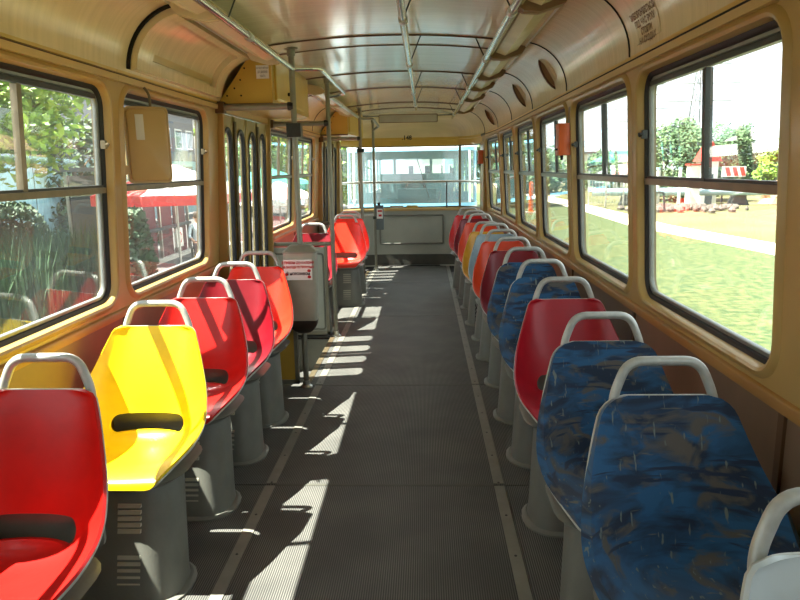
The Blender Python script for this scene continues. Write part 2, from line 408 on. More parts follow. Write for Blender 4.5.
for s, nm in ((1, 'wall_right'), (-1, 'wall_left')):
    fm = wall_map(s)
    mb = MB(); bays = bay_list(s)
    for a, b, w in bays:            # shell below the belt, outside the inner panels
        ys = [a+(b-a)*i/4 for i in range(5)]
        mb.grid([[fm(y, -.06, .012) for y in ys], [fm(y, BELT+.01, .012) for y in ys]])
        if w is None: mb.grid([[fm(y, z) for y in (a, b)] for z in (BELT, HEAD)])
    wall = struct(mb.build(nm, 'ochre'))
    for a, b, w in bays:
        if w:
            k = MB()
            ring_panel(k, fm, (a, b, BELT, HEAD), (w[0], w[1], WIN0, WIN1), .085, [(.042, 0), (.036, 0), (.028, -.009), (.016, -.013), (.006, -.009), (0, .004), (0, .052)])
            k.build('window_bay', 'ochre', wall, 35)
            make_window(s, *w)
        n = max(1, round((b-a)/1.24)); st = (b-a)/n
        for i in range(n):
            ya, yb = a+st*i+.004, a+st*(i+1)-.004
            k = MB(); ys = [ya+(yb-ya)*j/3 for j in range(4)]
            k.grid([[fm(y, z, o) for y in ys] for z, o in ((.004, 0), (BELT-.03, 0), (BELT-.03, .012))])
            k.build('wall_panel', 'wall_laminate', wall)
            k = MB(); k.box(fm(ya, .5)[0]-.003*s-.006, fm(ya, .5)[0]-.003*s+.006, ya-.018, ya+.010, .01, BELT-.03); k.build('cover_strip', 'rib_brown', wall)
        # belt ledge
        k = MB(); ys = [a+(b-a)*j/6 for j in range(7)]
        prof = [(BELT-.033, 0), (BELT-.032, -.010), (BELT-.004, -.012), (BELT+.003, -.008), (BELT+.006, 0)]
        k.grid([[fm(y, z, o) for y in ys] for z, o in prof]); k.build('belt_ledge', 'belt_brown', wall, 50)

# ------------------------------------------------------------------ cornice, cove and ceiling
CX0 = .062          # inset of the cove foot
def cove_pt(s, y, ang, lift=0.0):     # ang 0 at the cornice .. pi/2 at the ceiling
    r = .285-lift
    cx = wx(y)-CX0-.012-.285; cz = 1.90
    return (s*(cx+r*math.cos(ang)), y, cz+r*math.sin(ang))
ceil = MB()
inner = path_pts(CX0+.012+.285)
def ceil_z(x, X): return 2.185+.055*(1-(x/max(X, .05))**2)
rows = []
ysamp = [Y_FRONT+i*(7.8-Y_FRONT)/12 for i in range(13)]
R_in = [(wx(y)-CX0-.012-.285, y) for y in ysamp]+[p for p in inner[2:] if p[1] > 7.9]
for X, y in R_in:
    sc_ = min(1, X/.4)
    rows.append([(X*u/8, y, 2.185+.055*(1-(u/8)**2)*sc_) for u in range(-8, 9)])
ceil.grid([[(x, y, z+.012) for x, y, z in r] for r in rows])
ceiling = struct(ceil.build('ceiling', 'cream_ceiling', smooth=40))
RIBS = [-.8, .44, 1.68, 2.9, 4.12, 5.62, 6.72, 8.25]
ys_all = [Y_FRONT]+RIBS[:]+[9.0]
def xin(y): return wx(y)-CX0-.012-.285
for a, b in zip(ys_all, ys_all[1:]):
    k = MB(); ys = [a+.003+(b-a-.006)*i/4 for i in range(5)]
    k.grid([[(xin(y)*u/8, y, ceil_z(xin(y)*u/8, xin(y))) for u in range(-8, 9)] for y in ys]); k.build('ceiling_panel', 'cream_ceiling', ceiling, 40)
for y in RIBS+[4.45, 9.0]:
    k = MB(); thin = y == 4.45
    k.tube([(xin(y)*u/8, y, ceil_z(xin(y)*u/8, xin(y))-.002) for u in range(-8, 9)], .0045 if thin else .0065, 6); k.build('rib', 'rib_brown', ceiling, 40)
# coves
COVE_SEAMS = [Y_FRONT, .41, 1.65, 2.9, 4.13, 5.40, 6.65, 7.86, 9.0]
for s in (1, -1):
    cs = COVE_SEAMS if s > 0 else [v for v in COVE_SEAMS if v not in (2.9, 4.13)]
    for a, b in zip(cs, cs[1:]):
        k = MB(); ys = [a+.002+(b-a-.004)*i/4 for i in range(5)]
        k.grid([[cove_pt(s, y, t*PI/2/14) for y in ys] for t in range(15)]); k.build('cove_panel', 'cream', ceiling, 40)
        if s > 0 or b not in (2.9, 4.13):
            k = MB(); k.tube([cove_pt(s, b, t*PI/2/14, -.001) for t in range(15)], .0065, 6); k.build('cove_seam', 'dark_gap', ceiling, 40)
    # backing so that no light leaks through joints
    k = MB(); ys = [Y_FRONT+(9.2-Y_FRONT)*i/24 for i in range(25)]
    k.grid([[cove_pt(s, y, t*PI/2/8, -.02) for y in ys] for t in range(9)]); k.build('cove_backing', 'dark_gap', ceiling)
    # cornice: lip, dark joint, yellow strip
    for a, b in zip(COVE_SEAMS, COVE_SEAMS[1:]):
        ys = [a+.001+(b-a-.002)*i/4 for i in range(5)]
        P = lambda y, d, z: (s*(wx(y)-.0583-d), y, z)
        k = MB(); k.grid([[P(y, d, z) for y in ys] for d, z in ((0, HEAD-.024), (.016, HEAD-.022), (.018, HEAD+.004), (.004, HEAD+.008))]); k.build('cornice_lip', 'ochre_lip', ceiling, 40)
        k = MB(); k.grid([[P(y, d, z) for y in ys] for d, z in ((.002, HEAD+.004), (.002, HEAD+.012), (.012, HEAD+.014), (.0145, 1.905), (.012, 1.908))]); k.build('cornice_strip', 'box_yellow', ceiling, 40)
        k = MB(); k.tube([P(y, .016, HEAD+.007) for y in ys], .0045 if s > 0 else .0022, 6); k.build('cornice_joint', 'dark_gap' if s > 0 else 'rib_brown', ceiling)
# rear dome : cove swept round the back end
def rear_path(inset):
    full = path_pts(inset)
    return [full[i] for i in range(len(PLAN)) if PLAN[i][1] >= 9.0]
def rear_strip(name, prof, m, parent, smooth=40, ir=1, il=2):
    """prof [(inset,z)] from low to high, swept over both halves of the rear path"""
    rows = []
    for d, z in prof:
        h = rear_path(d); rows.append([(x, y, z) for x, y in h[ir:]]+[(-x, y, z) for x, y in reversed(h[il:-1])])
    k = MB(); k.grid(rows); return k.build(name, m, parent, smooth)
dome = [(CX0+.012+.285*(1-math.cos(t*PI/2/12)), 1.90+.285*math.sin(t*PI/2/12)) for t in range(13)]
rear_strip('rear_dome', dome, 'cream', ceiling, ir=0, il=0)

# outer roof skin, keeps daylight out of the joints
full_r = [(1.14, Y_FRONT-.03)]+[p for p in path_pts(.0)[1:]]
loop = [(x, y) for x, y in full_r]+[(-x, y) for x, y in reversed(full_r[:-1])]
k = MB(); k.grid([[(x, y, z) for x, y in loop] for z in (1.865, 2.12)]+[[(x*.9, Y_FRONT+(y-Y_FRONT)*.985, 2.26) for x, y in loop]])
half = [(x*.9, Y_FRONT+(y-Y_FRONT)*.985) for x, y in full_r]
k.grid([[(x, y, 2.26), (0, y, 2.31), (-x, y, 2.26)] for x, y in half]); k.build('roof_skin', 'plaster_grey', ceiling)

# ------------------------------------------------------------------ rear wall and rear window
RW0, RW1 = .875, 1.775
wr = rear_strip('wall_rear', [(.0, -.06), (.0, .855)], 'wall_grey', None); struct(wr)
rear_strip('kick_board', [(.012, .0), (.012, .155), (.0, .16)], 'kick_grey', wr)
rear_strip('rear_sill', [(.0, .82), (.03, .824), (.034, .85), (.02, .868), (-.05, .874)], 'ochre_lip', wr, 30)
rear_strip('rear_header', [(.052, RW1), (.055, 1.79), (.058, 1.86), (CX0+.01, 1.875), (CX0+.012, 1.90)], 'box_yellow', wr, 30)
rear_strip('header_gasket', [(-.02, RW1+.004), (.05, RW1-.012), (.056, RW1+.002)], 'rubber', wr, 30)
rear_strip('sill_gasket', [(-.03, RW0-.004), (-.01, RW0+.012), (.006, RW0+.001)], 'rubber', wr, 30)
# moulding rectangle on the rear panel
k = MB()
def rearface(x, z): return (x, 10.1-.06*x*x-.012, z)
ring = rrect(-.46, .5, .325, .755, .02, 3)
k.tube([rearface(x, z) for x, z in ring], .013, 6, closed=True); k.build('moulding', 'pedestal_grey', wr, 50)
# corner pillars, mullions
win_n += 1
rw = struct(MB().tube([(x, y-.02, RW0+.01) for x, y in rear_path(-.012)[2:-2]], .008, 6).build('window_%d' % win_n, 'frame_metal', smooth=40))
def rear_pt(idx_f, inset):      # fractional index on right half rear path
    h = rear_path(inset); i = int(math.floor(idx_f)); t = idx_f-i
    if i >= len(h)-1: return h[-1]
    return (h[i][0]*(1-t)+h[i+1][0]*t, h[i][1]*(1-t)+h[i+1][1]*t)
for s in (1, -1):
    k = MB(); e0, e1 = (.55, 1.25) if s > 0 else (1.55, 2.05)
    P = [rear_pt(v, d) for v, d in ((e0, .06), (e1, .06), (e1+.05, -.03), (e0, -.03))]
    k.prism([(s*x, y) for x, y in P], lambda x, y: (x, y, .86), lambda x, y: (x, y, 1.80)); k.build('corner_pillar', 'ochre', wr)
    x, y = rear_pt(4.0, .0)
    k = MB(); k.prism(rrect(s*x-.018, s*x+.018, y-.03, y+.02, .006, 2), lambda a, b: (a, b, RW0), lambda a, b: (a, b, RW1)); k.build('mullion', 'frame_metal', rw, 40)
    h = [rear_pt(e1+i*(4-e1)/6, -.006) for i in range(7)]; h2 = [rear_pt(e1+i*(4-e1)/6, -.011) for i in range(7)]
    k = MB(); k.loft([[(s*x, y, RW0) for x, y in h]+[(s*x, y, RW0) for x, y in reversed(h2)], [(s*x, y, RW1) for x, y in h]+[(s*x, y, RW1) for x, y in reversed(h2)]])
    k.build('side_pane', 'glass', rw, 40)
hh = [rear_pt(4+i*3/6, -.006) for i in range(7)]; hh2 = [rear_pt(4+i*3/6, -.011) for i in range(7)]
full = hh+[(-x, y) for x, y in reversed(hh[:-1])]; full2 = hh2+[(-x, y) for x, y in reversed(hh2[:-1])]
k = MB(); k.loft([[(x, y, z) for x, y in full]+[(x, y, z) for x, y in reversed(full2)] for z in (RW0, RW1)]); k.build('centre_pane', 'glass', rw, 40)
# right wall stub beyond the last bay up to the corner pillar, left door jamb
# front partition behind the camera
wf = MB()
wf.box(-1.2, 1.2, Y_FRONT-.03, Y_FRONT, -.06, 1.05); wf.box(-1.2, 1.2, Y_FRONT-.03, Y_FRONT, 1.75, 2.3)
wf.box(-1.2, -.35, Y_FRONT-.03, Y_FRONT, 1.05, 1.75); wf.box(.35, 1.2, Y_FRONT-.03, Y_FRONT, 1.05, 1.75)
struct(wf.build('wall_front', 'ochre'))

# ------------------------------------------------------------------ doors with steps
fmL = wall_map(-1)
def make_door(n, y0, y1, leaves):
    k = MB()
    for a in (y0, y1-.03):        # jambs
        k.hexa([fmL(a, -.3, -.03), fmL(a, -.3, .05), fmL(a+.03, -.3, .05), fmL(a+.03, -.3, -.03), fmL(a, 1.9, -.03), fmL(a, 1.9, .05), fmL(a+.03, 1.9, .05), fmL(a+.03, 1.9, -.03)])
    k.hexa([fmL(y0, 1.84, -.02), fmL(y0, 1.84, .05), fmL(y1, 1.84, .05), fmL(y1, 1.84, -.02), fmL(y0, 1.91, -.02), fmL(y0, 1.91, .05), fmL(y1, 1.91, .05), fmL(y1, 1.91, -.02)])
    d = struct(k.build('door_%d' % n, 'ochre'))
    st = (y1-y0-.06)/leaves
    for i in range(leaves):
        a = y0+.03+st*i+.006; b = a+st-.012; mid = (a+b)/2; hw = st*.5-.062
        k = MB()
        ring_panel(k, fmL, (a, b, -.28, 1.835), (mid-hw, mid+hw, .16, 1.745), hw*.98, [(.03, 0), (.02, 0), (.012, -.006), (0, -.002), (0, .028)], n=8)
        ring_panel(k, fmL, (a, b, -.28, 1.835), (mid-hw, mid+hw, .16, 1.745), hw*.98, [(.03, .03), (0, .03)], n=8)
        for yy in (a, b): k.grid([[fmL(yy, -.28, 0), fmL(yy, -.28, .03)], [fmL(yy, 1.835, 0), fmL(yy, 1.835, .03)]])
        lf = k.build('door_leaf', 'door_olive', d, 35)
        k = MB(); ring_panel(k, fmL, None, (mid-hw, mid+hw, .16, 1.745), hw*.98, [(.012, -.010), (.0, -.014), (-.014, -.006), (-.016, .012), (.004, .012), (.012, -.010)], n=8); k.build('gasket', 'rubber', lf, 50)
        P = rrect(mid-hw+.004, mid+hw-.004, .165, 1.74, hw*.96, 8)
        k = MB(); k.loft([[fmL(p, q, .008) for p, q in P], [fmL(p, q, .013) for p, q in P]]); k.build('pane', 'glass', lf)
        if i % 2 == 0:
            k = MB(); k.tube([fmL(b, z, -.012) for z in (-.2, 1.8)], .012, 8); k.build('hinge_rod', 'frame_metal', lf, 40)
    return d
make_door(1, 4.33, 5.67, 4)
make_door(2, 8.39, 9.47, 4)
for (y0, y1), lab in zip(doors, ('grey entry step well inside the nearer folding door', 'grey entry step well inside the rear folding door')):
    t = thing('entry_step', lab, 'step', (0, 0, 0))
    k = MB(); k.box(-1.14, -.6, y0+.01, y1-.01, -.33, -.30); k.build('tread', 'floor_rubber', t)
    box('riser', 'pedestal_grey', t, -.615, -.6, y0+.01, y1-.01, -.3, -.007)
    box('nosing', 'frame_metal', t, -.625, -.585, y0+.01, y1-.01, -.005, .003)
    for a, b in ((y0-.005, y0+.01), (y1-.01, y1+.005)): box('side_plate', 'pedestal_grey', t, -1.14, -.615, a, b, -.3, -.02)
# door mechanism cover above each door
def door_box(y0, y1, lab, stickers):
    t = thing('door_mechanism_cover', lab, 'cover', (0, 0, 0))
    q = lambda y: wx(y)-.075
    poly = lambda y: [(-q(y), y, 1.905), (-q(y)+.19, y, 2.155), (-q(y)+.34, y, 2.19), (-q(y)+.34, y, 1.885), (-q(y), y, 1.885)]
    k = MB(); k.loft([poly(y0), poly(y1)]); b = k.build('body', 'box_yellow', t)
    k = MB(); fx = lambda y: -q(y)+.34+.004
    pan = lambda a, b2, z0, z1, o: [(fx(a)+o, a, z0), (fx(b2)+o, b2, z0), (fx(b2)+o, b2, z1), (fx(a)+o, a, z1)]
    ya, yb = y0+.07, y0+(y1-y0)*.75
    k = MB(); k.loft([pan(ya, yb, 1.91, 2.16, -.004), pan(ya, yb, 1.91, 2.16, .008), pan(ya+.015, yb-.015, 1.925, 2.145, .012)]); dd = k.build('access_door', 'box_yellow', t)
    k = MB(); k.tube([(fx(ya)+.008, ya+.35, 1.98), (fx(ya)+.03, ya+.35, 1.98)], .012, 8); k.build('knob', 'dark_gap', dd, 40)
    for dx, z in ((.05, 1.935), (.14, 1.935), (.10, 1.98), (.14, 2.03), (.17, 2.10)):
        k = MB(); k.tube([(-q(y0)+dx, y0+.002, z), (-q(y0)+dx, y0-.003, z)], .006, 8); k.build('screw', 'dark_gap', b)
    box('underside_strip', 'rib_brown', t, -q(y0), -q(y0)+.34, y0-.012, y0+.012, 1.872, 1.886)
    if stickers:
        st = box('sticker', 'paper', t, -q(y0)+.245, -q(y0)+.325, y0-.003, y0-.0005, 2.035, 2.115)
        for i, tx in enumerate(('НЕ ПРИТУЛЯТИСЯ', 'ДО ДВЕРЕЙ', 'УВАГА')):
            text_mesh('lettering', tx, .014 if i == 0 else .018, 'ink_black', lambda x, y, i=i: (-q(y0)+.285+x*.6, y0-.004, 2.098-.024*i+y), st)
        k = MB(); k.loft([pan(ya+.42, ya+.62, 1.93, 2.0, .012), pan(ya+.42, ya+.62, 1.93, 2.0, .0135)]); k.build('sticker', 'trim_light', dd)
    return t
door_box(4.33, 5.67, 'yellow sloping mechanism cover above the nearer folding door', True)
door_box(8.39, 9.47, 'yellow sloping mechanism cover above the rear folding door', False)

# ------------------------------------------------------------------ poles, partitions, rails
def pole(x, y, z1, lab, m='pole_grey'):
    t = thing('grab_pole', lab, 'pole', (x, y, 0), 'grab poles at the doors')
    MB().tube([(0, 0, .0), (0, 0, z1)], .019, 12).build('tube', m, t, 40)
    MB().loft([[(r*math.cos(2*PI*k/14), r*math.sin(2*PI*k/14), z) for k in range(14)] for r, z in ((.042, 0), (.042, .008), (.026, .022), (.026, .05))]).build('base_flange', 'steel', t, 30)
    MB().loft([[(r*math.cos(2*PI*k/14), r*math.sin(2*PI*k/14), z) for k in range(14)] for r, z in ((.026, z1-.05), (.028, z1-.012), (.045, z1-.006), (.045, z1))]).build('ceiling_flange', 'pole_grey', t, 30)
    return t
PX = [(-.60, 4.31), (-.578, 5.70), (-.568, 8.39), (-.49, 9.50)]
p1 = pole(*PX[0], 2.21, 'grey floor-to-ceiling pole carrying the litter bin before the nearer door')
p2 = pole(*PX[1], 2.21, 'grey floor-to-ceiling pole at the corner of the grey panelled partition')
p3 = pole(*PX[2], 2.20, 'thin grey pole just behind the two sunlit red seats')
p4 = pole(*PX[3], 2.14, 'rearmost grey pole, holding the ticket validator')
# clamp blocks
box('clamp', 'frame_dark', p1, -.045, .045, -.04, .04, 1.67, 1.755); box('clamp', 'frame_dark', p3, -.045, .045, -.04, .04, 1.66, 1.71)
def rail(name, lab, pts, r=.016, m='chrome', group=None, joints=(), hang=(), rad=.05, jm='steel'):
    t = thing(name, lab, 'rail', tuple(pts[0]), group)
    o = Vector(pts[0]); P = [Vector(p)-o for p in pts]
    MB().tube(fillet(P, rad), r, 12).build('tube', m, t, 40)
    for j in joints:
        a, b = Vector(pts[0]), Vector(pts[-1]); d = (b-a).normalized(); c = a+(b-a)*j
        MB().tube([c-d*.03-o, c+d*.03-o], r+.0045, 12).build('sleeve', jm, t, 40)
    for q0, q1 in hang:
        MB().tube([Vector(q0)-o, Vector(q1)-o], .0036, 6).build('hanger', 'frame_dark', t, 40)
    return t
ribz = lambda x, y: ceil_z(x, xin(y))
def hangers(x, z, dx): return [((x, y, z), (x+dx, y+.0, ribz(x+dx, y))) for y in RIBS if y > .3]
rail('ceiling_rail', 'chrome overhead grab rail along the middle of the ceiling', [(.142, -1.4, 2.07), (.142, 7.2, 2.07)], joints=[(y+1.4)/8.6 for y in RIBS if y < 7 and y > 0], hang=[h for h in hangers(.142, 2.07, .07) if h[0][1] < 7.2])
rail('ceiling_rail', 'chrome overhead grab rail above the right-hand seats', [(.59, -1.4, 2.09), (.59, 8.9, 2.09)], joints=[(y+1.4)/10.3 for y in RIBS if y > 0], hang=hangers(.59, 2.09, -.06))
rail('ceiling_rail', 'chrome overhead grab rail above the near left-hand seats', [(-.592, -1.4, 2.085), (-.595, 4.28, 2.085)], joints=[.4, .62, .82], hang=[h for h in hangers(-.59, 2.085, .06) if h[0][1] < 4.0])
rail('ceiling_rail', 'short chrome grab rail set inward between the poles of the nearer door', [(-.60, 4.33, 2.09), (-.435, 4.40, 2.10), (-.435, 5.75, 2.09), (-.578, 5.72, 2.06)], rad=.06)
rail('ceiling_rail', 'grey overhead grab rail between the two doors on the left', [(-.60, 5.74, 2.085), (-.585, 8.36, 2.085)], m='steel', joints=[.4, .7])
rail('ceiling_rail', 'short grey grab rail set inward beside the rear door', [(-.568, 8.41, 2.07), (-.41, 8.48, 2.07), (-.40, 9.35, 2.03), (-.49, 9.47, 1.98)], m='pole_grey', rad=.05)
# horizontal head bars from door jamb to pole
for (x, y), z, lab in ((PX[0], 1.862, 'grey head bar from the wall to the pole with the bin'), (PX[1], 1.845, 'grey head bar from the wall to the pole of the grey partition'), (PX[2], 1.83, 'grey head bar from the wall to the pole behind the sunlit red seats')):
    t = thing('door_head_bar', lab, 'bar', (x, y, z))
    X0 = -(wx(y)-.06)-x
    MB().tube([(X0, 0, 0), (0, 0, 0)], .021, 10).build('tube', 'pole_grey', t, 40)
    box('wall_bracket', 'rib_brown', t, X0-.01, X0+.05, -.03, .03, -.035, .035)
    MB().tube([(-.035, 0, 0), (.0, 0, 0)], .027, 10).build('clamp', 'frame_dark', t, 40)
# uprights at the wall side of each door frame
def partition(x_in, y, z1, lab, m_panel, glassy=False, frame='pole_grey'):
    xw = -(wx(y)-.012)
    t = thing('partition', lab, 'partition', ((x_in+xw)/2, y, 0))
    c = (x_in+xw)/2
    box('panel', m_panel, t, xw-c, x_in-.03-c, -.010, .010, .03, z1-.03)
    k = MB(); k.tube(fillet([(xw-c+.01, 0, z1), (x_in-c, 0, z1)], .03), .018, 10); k.build('top_rail', frame, t, 40)
    k = MB(); k.box(x_in-c-.055, x_in-c-.03, -.016, .016, .02, z1-.02); k.build('edge_frame', frame, t)
    k = MB(); k.box(xw-c, x_in-c-.03, -.016, .016, .02, .05); k.build('bottom_frame', frame, t)
    return t, c
pt, c = partition(-.60, 5.70, .83, 'grey panelled partition between the nearer door and the seats', 'wall_grey')
k = MB(); P = rrect(-.24, .20, .07, .745, .02, 3); k.tube([(x, -.012, z) for x, z in P], .008, 6, closed=True); k.build('moulding', 'pedestal_grey', pt, 40)
for xx in (.06, .1): MB().tube([(xx, -.011, .42), (xx, -.016, .42)], .008, 8).build('screw', 'dark_gap', pt)
pt, c = partition(-.62, 4.33, .74, 'ochre partition behind the last seat before the nearer door', 'box_yellow')
pt, c = partition(-.60, 8.37, .80, 'grey partition behind the sunlit red seats before the rear door', 'wall_grey')

# litter bin on the first pole
t = thing('litter_bin', 'grey litter bin with a red and black notice, hung on a pole', 'bin', (-.580, 4.285, 0))
def binring(hw, y0, y1, z, r=.02): return [(x, y, z) for x, y in rrect(-hw, hw, y0, y1, r, 3)]
MB().loft([binring(.095, -.12, -.026, .50), binring(.102, -.135, -.026, .70), binring(.104, -.142, -.026, .945)]).build('body', 'bin_grey', t, 40)
MB().loft([binring(.108, -.146, -.024, .945), binring(.108, -.146, -.024, .955), binring(.075, -.12, -.03, .985), binring(.07, -.11, -.03, .99)]).build('cap', 'pole_grey', t, 40)
MB().loft([binring(.094-.094*(1-math.sqrt(max(0, 1-u*u)))*.9, -.12+.04*u*u, -.028-.01*u*u, .50-.095*u, .02*(1-u*.6)) for u in (0, .3, .6, .8, .93, 1)]).build('tilting_base', 'bin_dark', t, 50)
sg = box('notice', 'paper', t, -.098, .082, -.151, -.143, .775, .905)
for i, (tx, sz, m) in enumerate((('З ПИВОМ ДО САЛОНУ', .022, 'ink_red'), ('НЕ ЗАХОДЬТЕ ПРОСИМО', .019, 'ink_red'), ('Й МОРОЗИВОМ', .023, 'ink_black'))):
    text_mesh('lettering', tx, sz, m, lambda x, y, i=i: (-.006+x*.85, -.1525, (.886, .858, .815)[i]+y), sg, bold=.0009)
for x, z in ((-.082, .812), (.064, .835), (.064, .795)):
    MB().loft([[(x+.012*math.cos(a*PI/5), -.1512, z+.010*math.sin(a*PI/5)) for a in range(10)], [(x+.011*math.cos(a*PI/5), -.1525, z+.009*math.sin(a*PI/5)) for a in range(10)]]).build('pictogram', 'ink_red', sg)
for z in (.56, .9): box('pole_clamp', 'frame_dark', t, -.03, .03, -.03, .005, z-.015, z+.015)

# ticket validator on the last pole
t = thing('ticket_validator', 'grey ticket validator with a small notice on the rear pole', 'validator', (-.49, 9.50, 0))
MB().loft([[(x+.07, y-.02, z) for x, y in rrect(-.055, .055, -.05, .05, .015, 3)] for z in (.60, .61, .93, .945)]).build('body', 'validator', t, 40)
MB().loft([[(x+.06, y-.02, z) for x, y in rrect(-.02, .02, -.02, .02, .008, 2)] for z in (.945, .985)]).build('cap', 'frame_dark', t, 40)
nt_ = box('notice', 'paper', t, .03, .115, -.0745, -.0705, .76, .90); box('notice_mark', 'ink_red', nt_, .055, .1, -.076, -.0745, .79, .82)
box('notice_mark', 'ink_red', nt_, .045, .105, -.076, -.0745, .855, .88)
box('pole_clamp', 'frame_dark', t, -.026, .03, -.03, .03, .75, .79)

# rear handrail and low rail
t = thing('rear_window_rail', 'grey rail running across the rear window', 'rail', (0, 9.8, 1.255))
hp = [rear_pt(1.6, .03)]+[rear_pt(v, .045) for v in (2.2, 3, 4, 5, 6, 7)]
pts = [(x, y-9.8, 0) for x, y in hp]+[(-x, y-9.8, 0) for x, y in reversed(hp[:-1])]
MB().tube(pts, .017, 10).build('tube', 'steel', t, 60)
for s in (1, -1):
    x, y = hp[0]; MB().tube([(s*x, y-9.8, 0), (s*(x+.03), y-9.77, 0)], .026, 10).build('end_bracket', 'frame_dark', t, 40)
x, y = rear_pt(4.75, .045); MB().tube([(x, y-9.8, -.01), (x, y-9.8, -.385)], .012, 8).build('stanchion', 'frame_dark', t, 40)
rail('low_rail', 'short low grey rail from the rear door post to the rear pole', [(-.98, 9.55, .80), (-.49, 9.52, .80)], r=.013, m='steel')

# ------------------------------------------------------------------ ceiling fittings
def lamp_fixture(s, y0, y1, lab):
    t = thing('ceiling_lamp', lab, 'lamp', (s*.71, (y0+y1)/2, 2.14), 'ceiling lamp troughs')
    L = (y1-y0)/2-.02
    X = lambda v: s*v-s*.71
    prof = [(.615, 2.105), (.64, 2.150), (.78, 2.175), (.815, 2.165), (.815, 2.150), (.79, 2.158), (.648, 2.133), (.628, 2.105)]
    k = MB(); k.loft([[(X(a), yv, z-2.14) for a, z in prof] for yv in (-L, L)]); k.build('housing', 'cream', t, 30)
    k = MB(); k.loft([[(X(a), yv, z-2.14) for a, z in ((.645, 2.118), (.70, 2.098), (.77, 2.128), (.785, 2.148), (.66, 2.132))] for yv in (-L+.03, L-.03)]); k.build('diffuser', 'diffuser', t, 20)
    for yv in (-L, L):
        k = MB(); k.loft([[(X(a), yv+o, z-2.14) for a, z in ((.605, 2.105), (.635, 2.085), (.70, 2.08), (.80, 2.11), (.825, 2.15), (.80, 2.165), (.64, 2.15))] for o in ((-.016, .016) if s > 0 else (-.006, .006))]); k.build('end_bracket', 'bracket_brown' if s > 0 else 'cream', t, 25)
    MB().tube([(X(.822), -L, .012), (X(.822), L, .012)], .006, 8).build('trim_rail', 'trim_light', t, 40)
segs = [(-.8, .44), (.44, 1.68), (1.68, 2.9), (2.9, 4.12), (4.12, 5.08), (5.08, 5.8), (5.8, 6.72), (6.72, 8.2)]
RL = ['right-hand ceiling lamp trough over the nearest grey seat', 'right-hand ceiling lamp trough over the nearest blue seat', 'right-hand ceiling lamp trough above the largest window', 'right-hand ceiling lamp trough beside the nearest air scoop',
      'right-hand ceiling lamp trough just past the nearest air scoop', 'right-hand ceiling lamp trough beside the middle air scoop', 'right-hand ceiling lamp trough past the middle air scoop', 'rearmost right-hand ceiling lamp trough']
for (a, b), l in zip(segs, RL): lamp_fixture(1, a, b, l)
LL = ['left-hand ceiling lamp trough over the near red seat', 'left-hand ceiling lamp trough above the largest left window', 'left-hand ceiling lamp trough before the curved hatch', 'left-hand ceiling lamp trough beside the curved hatch']
for (a, b), l in zip(segs[:4], LL): lamp_fixture(-1, a, b, l)
for (a, b), l in zip(((5.75, 7.0), (7.0, 8.3)), ('left-hand ceiling lamp trough just past the nearer door', 'left-hand ceiling lamp trough before the rear door')): lamp_fixture(-1, a, b, l)
# curved hatch in the left cove
def cove_patch(s, y0, y1, a0, a1, l0, l1, name, m, parent, ny=4, na=10):
    """solid curved plate on the cove between lift l0 and l1"""
    k = MB(); rows = []
    top = [[cove_pt(s, y0+(y1-y0)*i/ny, a0+(a1-a0)*j/na, l1) for i in range(ny+1)] for j in range(na+1)]
    bot = [[cove_pt(s, y0+(y1-y0)*i/ny, a0+(a1-a0)*j/na, l0) for i in range(ny+1)] for j in range(na+1)]
    k.grid(top)
    per = lambda G: G[0][:]+[r[-1] for r in G[1:]]+G[-1][-2::-1]+[r[0] for r in G[-2:0:-1]]
    A, B = per(top), per(bot)
    A2 = A+[A[0]]; B2 = B+[B[0]]; k.grid([A2, B2])
    return k.build(name, m, parent, 40)
t = thing('ceiling_hatch', 'large curved cream hatch in the left ceiling cove', 'hatch', (-1.0, 3.6, 1.92))
def reparent(o, t): o.parent = t; o.matrix_parent_inverse = Matrix.Translation(-Vector(t.location))
H0, H1 = 3.0, 4.24
for (ya, yb, a0, a1) in ((H0, H0+.16, .05, 1.36), (H1-.14, H1, .05, 1.36), (H0+.16, H1-.14, .05, .24), (H0+.16, H1-.14, 1.2, 1.36)):
    reparent(cove_patch(-1, ya, yb, a0, a1, .0, .042, 'frame', 'cream', t), t)
reparent(cove_patch(-1, H0+.16, H1-.14, .24, 1.2, -.001, .008, 'cover', 'cream', t), t)
reparent(cove_patch(-1, H0+.17, H1-.15, .30, .42, .008, .020, 'step_moulding', 'ochre_lip', t), t)
for yv in (H0-.006, H1+.004):
    k = MB(); k.tube([cove_pt(-1, yv, .05+1.31*j/12, .006) for j in range(13)], .010, 6); reparent(k.build('seal', 'dark_gap', t, 40), t)
